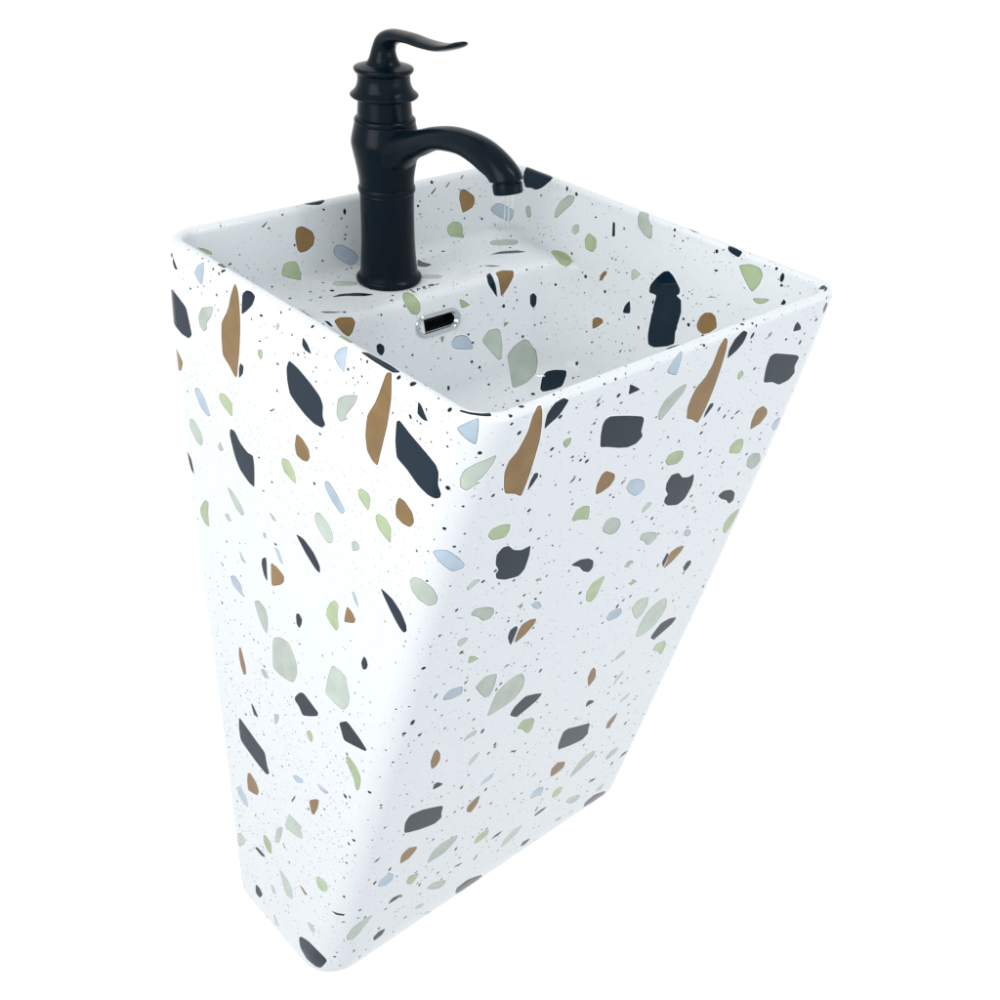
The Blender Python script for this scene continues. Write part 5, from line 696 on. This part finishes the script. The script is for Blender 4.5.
# ------------------------------------------------------------------ terrazzo pattern fired into the glaze; one navy sliver paints a rim reflection
COL = {'n': (.005, .018, .034), 'm': (.10, .125, .14), 'k': (.03, .035, .04), 't': (.265, .163, .066), 'g': (.41, .51, .31),
       's': (.48, .55, .48), 'b': (.45, .55, .645)}
chips = []            # (colour key, polygon in (U,T))
for ln_ in CHIPS.strip().split('\n'):
    a = ln_.split()
    chips.append((a[0], np.array([[float(v)*1e-4 for v in q.split(',')] for q in a[1:]])))

def inside_many(P, poly):
    x, y = P[:, 0], P[:, 1]; r = np.zeros(len(P), bool)
    n = len(poly)
    for i in range(n):
        x0, y0 = poly[i]; x1, y1 = poly[i-1]
        if y0 == y1: continue
        c = ((y0 > y) != (y1 > y)) & (x < (x1-x0)*(y-y0)/(y1-y0)+x0)
        r ^= c
    return r

# the flanks the photograph does not show carry the same kind of chips
rng = random.Random(11)
def blob(u, t, r, el, an):
    n = rng.randint(6, 9); pts = []
    for i in range(n):
        a = 2*PI*i/n+rng.uniform(-.25, .25); q = r*rng.uniform(.65, 1.1)
        x, y = q*math.cos(a), q*math.sin(a)*el
        pts.append((u+x*math.cos(an)-y*math.sin(an), t+x*math.sin(an)+y*math.cos(an)))
    for _ in range(2):
        out = []
        for i in range(len(pts)):
            p, q = pts[i], pts[(i+1) % len(pts)]
            out += [(p[0]*.78+q[0]*.22, p[1]*.78+q[1]*.22), (p[0]*.22+q[0]*.78, p[1]*.22+q[1]*.78)]
        pts = out
    return np.array(pts)
placed = []
def scatter(u0, u1, t0, t1, n):
    tries = 0
    while n > 0 and tries < 4000:
        tries += 1
        u, t = rng.uniform(u0, u1), rng.uniform(t0, t1)
        r = rng.choice([.005, .007, .009, .012, .018])
        if any(math.hypot(u-a, t-b) < r*1.6+c*1.6+.006 for a, b, c in placed): continue
        placed.append((u, t, r)); n -= 1
        chips.append((rng.choice('nnntggsssbb'), blob(u, t, r, rng.uniform(1.2, 2.0), rng.uniform(-.5, .5))))
TR = TS[RIM_T_INDEX]
scatter(UB[2]+.01, UB[3]-.02, .17, TR-.05, 60)          # right flank
scatter(.02, UB[1], .17, TR-.05, 26); scatter(UB[8], UMAX-.02, .17, TR-.05, 26)   # towards the wall
scatter(UB[6], UB[7], TR+.03, TMAX-.18, 20)             # inner left wall
scatter(UB[4]+.02, UB[5]-.02, TR+.03, TMAX-.18, 16)     # inner front wall

def offset_in(P, d):
    """move every vertex inward by d (metres) - thin darker outline of a fired chip"""
    n = len(P)
    A = .5*sum(P[i-1][0]*P[i][1]-P[i][0]*P[i-1][1] for i in range(n))
    sgn = 1 if A > 0 else -1
    out = []
    for i in range(n):
        e = P[(i+1) % n]-P[i-1]; L = np.hypot(*e)+1e-9
        out.append(P[i]+sgn*d*np.array([-e[1], e[0]])/L)
    return np.array(out), abs(A)

SLOT = np.array(SLOT_UT)
verts2 = []; edges2 = []
def add_loop(P, closed=True):
    b = len(verts2)
    verts2.extend([Vector((float(x), float(y))) for x, y in P])
    n = len(P)
    edges2.extend([(b+i, b+(i+1) % n) for i in range(n if closed else n-1)])
# background lattice (only where the surface bends do we need it dense)
base = len(verts2)
for j in range(NT):
    for i in range(NU): verts2.append(Vector((float(US[i]), float(TS[j]))))
for j in range(NT):
    for i in range(NU):
        a = base+j*NU+i
        if i < NU-1: edges2.append((a, a+1))
        if j < NT-1: edges2.append((a, a+NU))
regions = []          # (bbox, polygon, kind, colour index)
for ci, (k, P) in enumerate(chips):
    for sh in ((0,), (0, UMAX), (0, -UMAX))[0 if (P[:, 0].min() > 0 and P[:, 0].max() < UMAX) else (1 if P[:, 0].min() < 0 else 2)]:
        Q = P+np.array([sh, 0])
        W_, A = offset_in(Q, -.0009)
        if A > 2.2e-5 and not any(p.min() < 0 for p in ()): add_loop(W_); regions.append((W_, 'w', ci))
        add_loop(Q); regions.append((Q, 'o', ci))
        I, A = offset_in(Q, .0007)
        if A > 2.2e-5:
            dist = np.array([np.min(np.hypot(*(Q-p).T)) for p in I])
            I = I[inside_many(I, Q) & (dist > .00045)]
            if len(I) > 3:
                add_loop(I); regions.append((I, 'i', ci))
for sh in (0, -UMAX):
    Q = SLOT+np.array([sh, 0]); add_loop(Q); regions.append((Q, 'h', -1))

res = geometry.delaunay_2d_cdt(verts2, edges2, [], 0, 1e-6)
V2 = np.array([(v.x, v.y) for v in res[0]]); F2 = np.array([f for f in res[2] if len(f) == 3])
cen2 = V2[F2].mean(axis=1)
keep = (cen2[:, 0] > 0) & (cen2[:, 0] < UMAX)
F2 = F2[keep]; cen2 = cen2[keep]
colr = np.zeros((len(F2), 4)); hole = np.zeros(len(F2), bool)
tint = [1+rng.uniform(-.10, .10) for _ in chips]
regions.sort(key=lambda r: 'wihoo'.index('w') if r[1] == 'w' else 1)   # pale print margins lie under every chip
for P, kind, ci in regions:
    mn, mx = P.min(0), P.max(0)
    idx = np.where((cen2[:, 0] >= mn[0]) & (cen2[:, 0] <= mx[0]) & (cen2[:, 1] >= mn[1]) & (cen2[:, 1] <= mx[1]))[0]
    if not len(idx): continue
    idx = idx[inside_many(cen2[idx], P)]
    if kind == 'h': hole[idx] = True; continue
    if kind == 'w': colr[idx] = (.88, .90, .91, 1); continue
    c = np.array(COL[chips[ci][0]])*tint[ci]
    if kind == 'o' and chips[ci][0] != 'n': c = c*.5
    if kind == 'o' and chips[ci][0] == 'n': c = c*.35
    colr[idx, :3] = c; colr[idx, 3] = 1
F2 = F2[~hole]; cen2 = cen2[~hole]; colr = colr[~hole]
P3 = surf(V2[:, 0], V2[:, 1]); N3 = surf(V2[:, 0], V2[:, 1], GN)
N3 /= np.linalg.norm(N3, axis=1, keepdims=True)+1e-12
# close the two ends (under the foot, drain) by the last ring itself
MAT_GLAZE = glaze_material()

ROOT = Vector((0, -.12, -H))
basin = empty('pedestal_washbasin', ROOT, 'tapering white ceramic pedestal washbasin with terrazzo chips, square bowl on top', 'washbasin')

def skin(name, mask):
    F = F2[mask]; cc = colr[mask]
    used, inv = np.unique(F, return_inverse=True); F = inv.reshape(F.shape)
    p = P3[used]-np.array(ROOT); n = N3[used]
    # orientation follows the analytic normal
    fn = np.cross(p[F[:, 1]]-p[F[:, 0]], p[F[:, 2]]-p[F[:, 0]])
    fl = (fn*n[F].mean(axis=1)).sum(axis=1) < 0
    F[fl] = F[fl][:, ::-1]
    me = bpy.data.meshes.new(name); me.from_pydata(p.tolist(), [], F.tolist()); me.materials.append(MAT_GLAZE)
    me.polygons.foreach_set('use_smooth', [True]*len(me.polygons))
    at = me.attributes.new('chip', 'FLOAT_COLOR', 'CORNER')
    at.data.foreach_set('color', np.repeat(cc, 3, axis=0).ravel().astype(np.float32))
    me.update()
    me.normals_split_custom_set_from_vertices(n.tolist())
    return link(bpy.data.objects.new(name, me), basin)
# normals must point out of the clay: test at one outer point
if (GN[20, 5]*(G[20, 5]-G[20].mean(axis=0))).sum() < 0: N3 = -N3
tb = TS[RIM_T_INDEX-7]
pedestal = skin('pedestal', cen2[:, 1] < tb)
bowl = skin('bowl', cen2[:, 1] >= tb)
print('skin tris', len(F2))

# ------------------------------------------------------------------ generic builders
def lathe(name, prof, mat, parent, n=64, origin=(0, 0, 0), axis=None, cap=True):
    """prof: list of (r, h); axis: 3x3 matrix columns (x,y,z) or None"""
    vs = []; fs = []
    M = axis or Matrix.Identity(3); o = Vector(origin)
    for r, h in prof:
        for i in range(n):
            a = 2*PI*i/n; vs.append(o+M@Vector((r*math.cos(a), r*math.sin(a), h)))
    m = len(prof)
    for j in range(m-1):
        for i in range(n):
            a = j*n+i; b = j*n+(i+1) % n
            fs.append((a, b, b+n, a+n))
    if cap:
        fs.append(tuple(range(n))[::-1]); fs.append(tuple((m-1)*n+i for i in range(n)))
    return mesh_obj(name, vs, fs, mat, parent)

def fine(prof, k=5):
    """Catmull-Rom through the profile; a point given twice stays a crease"""
    out = []
    P = [Vector(p) for p in prof]
    for i in range(len(P)-1):
        p1, p2 = P[i], P[i+1]
        if (p1-p2).length < 1e-7: continue
        p0 = P[i-1] if i > 0 else p1; p3 = P[i+2] if i+2 < len(P) else p2
        for j in range(k):
            t = j/k
            out.append(.5*((2*p1)+(-p0+p2)*t+(2*p0-5*p1+4*p2-p3)*t*t+(-p0+3*p1-3*p2+p3)*t**3))
    out.append(P[-1])
    return out

def rounded_prof(pts, r=.0008, k=4):
    """polyline profile with each inner corner rounded by r"""
    P = [Vector(p) for p in pts]; out = [P[0]]
    for i in range(1, len(P)-1):
        a = P[i-1]-P[i]; b = P[i+1]-P[i]
        q = min(r, a.length*.45, b.length*.45)
        A = P[i]+a.normalized()*q; B = P[i]+b.normalized()*q
        for j in range(k+1):
            t = j/k; out.append(A*(1-t)**2+P[i]*2*t*(1-t)+B*t*t)
    out.append(P[-1]); return out

def sweep(name, rings, mat, parent, n=40, origin=Vector((0, 0, 0)), cap=True, seg=6, sup=2.0, flat=None):
    """rings: (x, y, z, half_width_x, half_thickness, pitch in degrees); rings are smoothed between"""
    R = [np.array(r, float) for r in rings]; S = []
    for i in range(len(R)-1):
        p1, p2 = R[i], R[i+1]; p0 = R[i-1] if i else 2*p1-p2; p3 = R[i+2] if i+2 < len(R) else 2*p2-p1
        for j in range(seg):
            t = j/seg
            S.append(.5*((2*p1)+(-p0+p2)*t+(2*p0-5*p1+4*p2-p3)*t*t+(-p0+3*p1-3*p2+p3)*t**3))
    S.append(R[-1])
    vs = []; fs = []
    for k, s in enumerate(S):
        x0, y, z, w, h, ph = s
        ph = math.radians(ph)
        tg = Vector((0, -math.cos(ph), math.sin(ph)))
        side = Vector((1, 0, 0)); up = side.cross(tg)
        for i in range(n):
            t = 2*PI*i/n
            c, sn = math.cos(t), math.sin(t)
            cx_ = math.copysign(abs(c)**(2/sup), c); sy_ = math.copysign(abs(sn)**(2/sup), sn)
            vs.append(origin+Vector((x0, y, z))+side*(w*cx_)+up*(h*sy_))
    m = len(S)
    for j in range(m-1):
        for i in range(n):
            a = j*n+i; b = j*n+(i+1) % n; fs.append((a, b, b+n, a+n))
    if cap: fs.append(tuple(range(n))[::-1]); fs.append(tuple((m-1)*n+i for i in range(n)))
    o = mesh_obj(name, vs, fs, mat, parent)
    bm = bmesh.new(); bm.from_mesh(o.data); bmesh.ops.recalc_face_normals(bm, faces=bm.faces); bm.to_mesh(o.data); bm.free()
    return o

BLACK = plain_mat('matte_black_paint', TAPCOL, TAPR, spec=TAPS, var=.12, scale=25, bump=.05)
DARK = plain_mat('dark_gap', (.012, .015, .018), .18, spec=.9)
CHROME = plain_mat('chrome', (.62, .64, .66), .10, metal=1, var=.03)

# ------------------------------------------------------------------ overflow
ctr = surf([0.0205], [SLOTV])[0]; nrm = surf([0.0205], [SLOTV], GN)[0]
if nrm[1] > 0: nrm = -nrm
ctr = Vector(ctr)-ROOT; nv = Vector(nrm).normalized(); sv = Vector((1, 0, 0)); sv = (sv-nv*sv.dot(nv)).normalized(); uv_ = nv.cross(sv)
ctr += sv*SLOTDX
def stadium(hw, hh, depth, n=16):
    out = []
    for s in (1, -1):
        for i in range(n+1):
            a = -PI/2+PI*i/n if s == 1 else PI/2+PI*i/n
            out.append(ctr+sv*(s*(hw-hh)+hh*math.cos(a))+uv_*(hh*math.sin(a))+nv*depth)
    return out
def rings_mesh(name, rings, mat, parent, cap_last=False):
    n = len(rings[0]); vs = [v for r in rings for v in r]; fs = []
    for j in range(len(rings)-1):
        for i in range(n):
            a = j*n+i; b = j*n+(i+1) % n; fs.append((a, b, b+n, a+n))
    if cap_last: fs.append(tuple((len(rings)-1)*n+i for i in range(n)))
    o = mesh_obj(name, vs, fs, mat, parent)
    bm = bmesh.new(); bm.from_mesh(o.data); bmesh.ops.recalc_face_normals(bm, faces=bm.faces); bm.to_mesh(o.data); bm.free()
    return o
SW, SH = .0250, .0084
tr = [stadium(SW+.0030, SH+.0030, -.001)]
for i in range(9):
    a = PI*i/8
    tr.append(stadium(SW+.0008+.0021*math.cos(a), SH+.0008+.0021*math.cos(a), .0004+.0016*math.sin(a)))
tr.append(stadium(SW-.0020, SH-.0020, -.0005)); tr.append(stadium(SW-.0030, SH-.0024, -.0012)); tr.append(stadium(SW-.0034, SH-.0030, -.0020)); tr.append(stadium(SW-.0036, SH-.0031, -.0030))
trim = rings_mesh('overflow_trim', tr, CHROME, basin); 
rings_mesh('overflow_channel', [stadium(SW-.0034, SH-.0029, -.0024), stadium(SW-.0034, SH-.0029, -.026)], DARK, trim, cap_last=True)
# ------------------------------------------------------------------ drain
dc = Vector(G[-1].mean(axis=0))-ROOT
drain = lathe('drain', rounded_prof([(.0001, -.0005), (.020, -.0005), (.0215, .0), (.024, .0), (.034, .0015), (.0345, -.001), (.0345, -.006)], .001), CHROME, basin, origin=dc+Vector((0, 0, .004)), cap=False)
lathe('drain_plug', rounded_prof([(.0001, .0075), (.017, .0065), (.0195, .004), (.0195, .0005)], .001), CHROME, drain, origin=dc+Vector((0, 0, .004)), cap=False)

# ------------------------------------------------------------------ tap
TX, TY, TZ = .0016, -.060, -.0752
tap = empty('tap', (TX, TY, TZ), 'matte black single lever tap with curved spout standing on the back deck of the basin', 'tap')
foot = lathe('foot_ring', rounded_prof([(.0, -.001), (.0318, -.001), (.0327, .0014), (.0327, .0036), (.0308, .0058), (.0296, .0066), (.0288, .0094), (.0, .0096)], .0010), BLACK, tap, cap=False)
lathe('lower_column', fine([(.0290, .0070), (.0282, .014), (.0272, .026), (.0265, .040), (.0262, .055), (.0261, .070), (.0262, .083), (.0265, .0930)], 3), BLACK, tap)
lathe('joint_ring', rounded_prof([(.0, .0920), (.0268, .0920), (.0278, .0938), (.0278, .0972), (.0268, .0990), (.0, .0990)], .0010), BLACK, tap, cap=False)
body = lathe('body', fine([(.0265, .0985), (.0267, .106), (.0280, .115), (.0301, .126), (.0322, .1365), (.0328, .1420), (.0321, .1475), (.0306, .1540), (.0290, .1605)], 5), BLACK, tap)
lathe('collar_ring', rounded_prof([(.0, .1595), (.0284, .1595), (.0292, .1612), (.0292, .1640), (.0280, .1658), (.0262, .1666), (.0, .1666)], .0010), BLACK, tap, cap=False)
lathe('neck', fine([(.0262, .1660), (.0259, .1700), (.0254, .1770), (.0248, .1855)], 3), BLACK, tap)
lathe('cartridge_cap', rounded_prof(fine([(.0235, .1840), (.0290, .1844), (.0316, .1860), (.0321, .1876), (.0305, .1893), (.0277, .1922), (.0256, .1965), (.0246, .2015), (.0246, .2070), (.0246, .2070), (.0264, .2082), (.0278, .2102), (.0280, .2120), (.0268, .2134), (.0235, .2143), (.0185, .2156)], 4), .0003, 1), BLACK, tap)
# spout: swept tube that flares into the body
O0 = Vector((0, 0, 0))
spout = sweep('spout', SPOUT, BLACK, tap, seg=8, n=48)
# aerator hangs from the spout's mouth
E_ = np.array(SPOUT[-1]); dr = Vector((0, -math.cos(math.radians(E_[5])), math.sin(math.radians(E_[5]))))
zc = -dr; xc = Vector((1, 0, 0)); yc = zc.cross(xc); AX = Matrix((xc, yc, zc)).transposed()
ao = Vector((E_[0], E_[1], E_[2]))
aer = lathe('aerator', rounded_prof([(.0, .003), (.0120, .003), (.0132, .0), (.0124, -.0008), (.0124, -.0022), (.0134, -.0028), (.0132, -.0105), (.0124, -.0118), (.0112, -.0118), (.0108, -.0090), (.0, -.0090)], .0006), BLACK, spout, origin=ao, axis=AX, cap=False)
lathe('aerator_mesh', [(.0, -.0092), (.0107, -.0092)], DARK, aer, origin=ao+AX@Vector((0, 0, -.0006)), axis=AX, cap=False)
# lever
lever = sweep('lever', LEVER, BLACK, tap, seg=8, n=40, sup=2.2)

# ------------------------------------------------------------------ thin strands of water under the aerator
wm, wnt, wp = new_mat('clear_water')
wp.inputs['Base Color'].default_value = (1, 1, 1, 1); wp.inputs['Roughness'].default_value = .02
wp.inputs['IOR'].default_value = 1.33; wp.inputs['Transmission Weight'].default_value = 1
vs = []; fs = []; NS = 14
for sx, sy, ln_, r0 in ((-.0040, -.0005, .036, .0007), (.0022, .0015, .042, .0008), (.0064, -.0010, .024, .0005)):
    b = len(vs); K = 26
    for k in range(K):
        t = k/(K-1); rr = r0*(1-.35*t)*(1+.10*math.sin(9*t+sx*900))*(1 if t < .93 else max(.05, (1-t)/.07))
        if k == K-1: rr = r0*.04
        for i in range(NS):
            a = 2*PI*i/NS; vs.append((sx+.0004*math.sin(5*t)+rr*math.cos(a), sy+rr*math.sin(a), -ln_*t))
    for k in range(K-1):
        for i in range(NS):
            p_ = b+k*NS+i; q_ = b+k*NS+(i+1) % NS; fs.append((p_, p_+NS, q_+NS, q_))
    fs.append(tuple(b+i for i in range(NS))); fs.append(tuple(b+(K-1)*NS+i for i in range(NS))[::-1])
water = mesh_obj('water_stream', vs, fs, wm)
wloc = ao+AX@Vector((0, 0, -.0095))
water.location = (TX+wloc.x, TY+wloc.y, TZ+wloc.z)
water['label'] = 'thin clear strands of water running out of the black spout'; water['category'] = 'water'
cd = bpy.data.cameras.new('camera'); cam = bpy.data.objects.new('camera', cd); C.objects.link(cam)
cd.sensor_fit = 'HORIZONTAL'; cd.sensor_width = 36
cd.lens = 44.64613; cd.shift_x = -0.127366; cd.shift_y = -0.092850
cam.matrix_world = Matrix(((0.7077491, 0.2869798, -0.6455492, -0.6789009),(-0.7035395, 0.3693689, -0.6071234, -1.0447279),(0.0642137, 0.8838604, 0.4633221, 0.4092014),(0,0,0,1)))
cd.clip_start = .01; cd.clip_end = 50
scn.camera = cam
# ------------------------------------------------------------------ light: made-up white surround, key softbox, added fill and strip lamps
w = bpy.data.worlds.new('World'); scn.world = w; w.use_nodes = True
nt = w.node_tree; bg = nt.nodes['Background']; bg.inputs[1].default_value = WORLD
# made-up surround: white across the view, dimmer and cooler elsewhere to calm glaze reflections
tc = nt.nodes.new('ShaderNodeTexCoord'); dp = nt.nodes.new('ShaderNodeVectorMath'); dp.operation = 'DOT_PRODUCT'
nt.links.new(tc.outputs['Generated'], dp.inputs[0]); dp.inputs[1].default_value = (.622, .722, -.301)
mr = nt.nodes.new('ShaderNodeMapRange'); mr.interpolation_type = 'SMOOTHSTEP'
nt.links.new(dp.outputs['Value'], mr.inputs[0]); mr.inputs[1].default_value = .38; mr.inputs[2].default_value = .64
sp = nt.nodes.new('ShaderNodeSeparateXYZ'); nt.links.new(tc.outputs['Generated'], sp.inputs[0])
mu = nt.nodes.new('ShaderNodeMapRange'); mu.interpolation_type = 'SMOOTHSTEP'
nt.links.new(sp.outputs[2], mu.inputs[0]); mu.inputs[1].default_value = -.05; mu.inputs[2].default_value = .55; 
around = mixc(nt, mu.outputs[0], (DIM*.97, DIM, DIM*1.04, 1), (UP*.955, UP, UP*1.03, 1))
nt.links.new(mixc(nt, mr.outputs[0], around, (1, 1, 1, 1)), bg.inputs[0])
def area(name, loc, target, size, power, size_y=None, color=(1, 1, 1)):
    l = bpy.data.lights.new(name, 'AREA'); l.energy = power; l.color = color; l.size = size
    if size_y: l.shape = 'RECTANGLE'; l.size_y = size_y
    o = bpy.data.objects.new(name, l); C.objects.link(o); o.location = loc
    o.rotation_euler = (Vector(target)-Vector(loc)).to_track_quat('-Z', 'Y').to_euler()
    return o
area('softbox', (-2.1, -.45, .75), (-.1, -.22, -.50), 1.5, KEY, 2.2, (1, .99, .975))
area('front_fill', (.9, -2.5, -.5), (.05, -.26, -.60), 1.6, FILL, 1.6, (.96, .985, 1))  # added lamp, lifts the sloping front face
area('highlight_strip', (.75, -1.15, 1.9), (0, -.2, -.05), .09, STRIP, 1.0)  # added lamp, out of view, puts crisp highlights on rim and deck edge
scn.render.engine = 'CYCLES'
scn.cycles.samples = 256
scn.cycles.max_bounces = 8
scn.view_settings.view_transform = 'Standard'; scn.view_settings.look = 'None'
scn.view_settings.exposure = 0; scn.view_settings.gamma = 1; scn.view_settings.use_curve_mapping = False
scn.render.resolution_x = 1024; scn.render.resolution_y = 1024; scn.render.resolution_percentage = 100
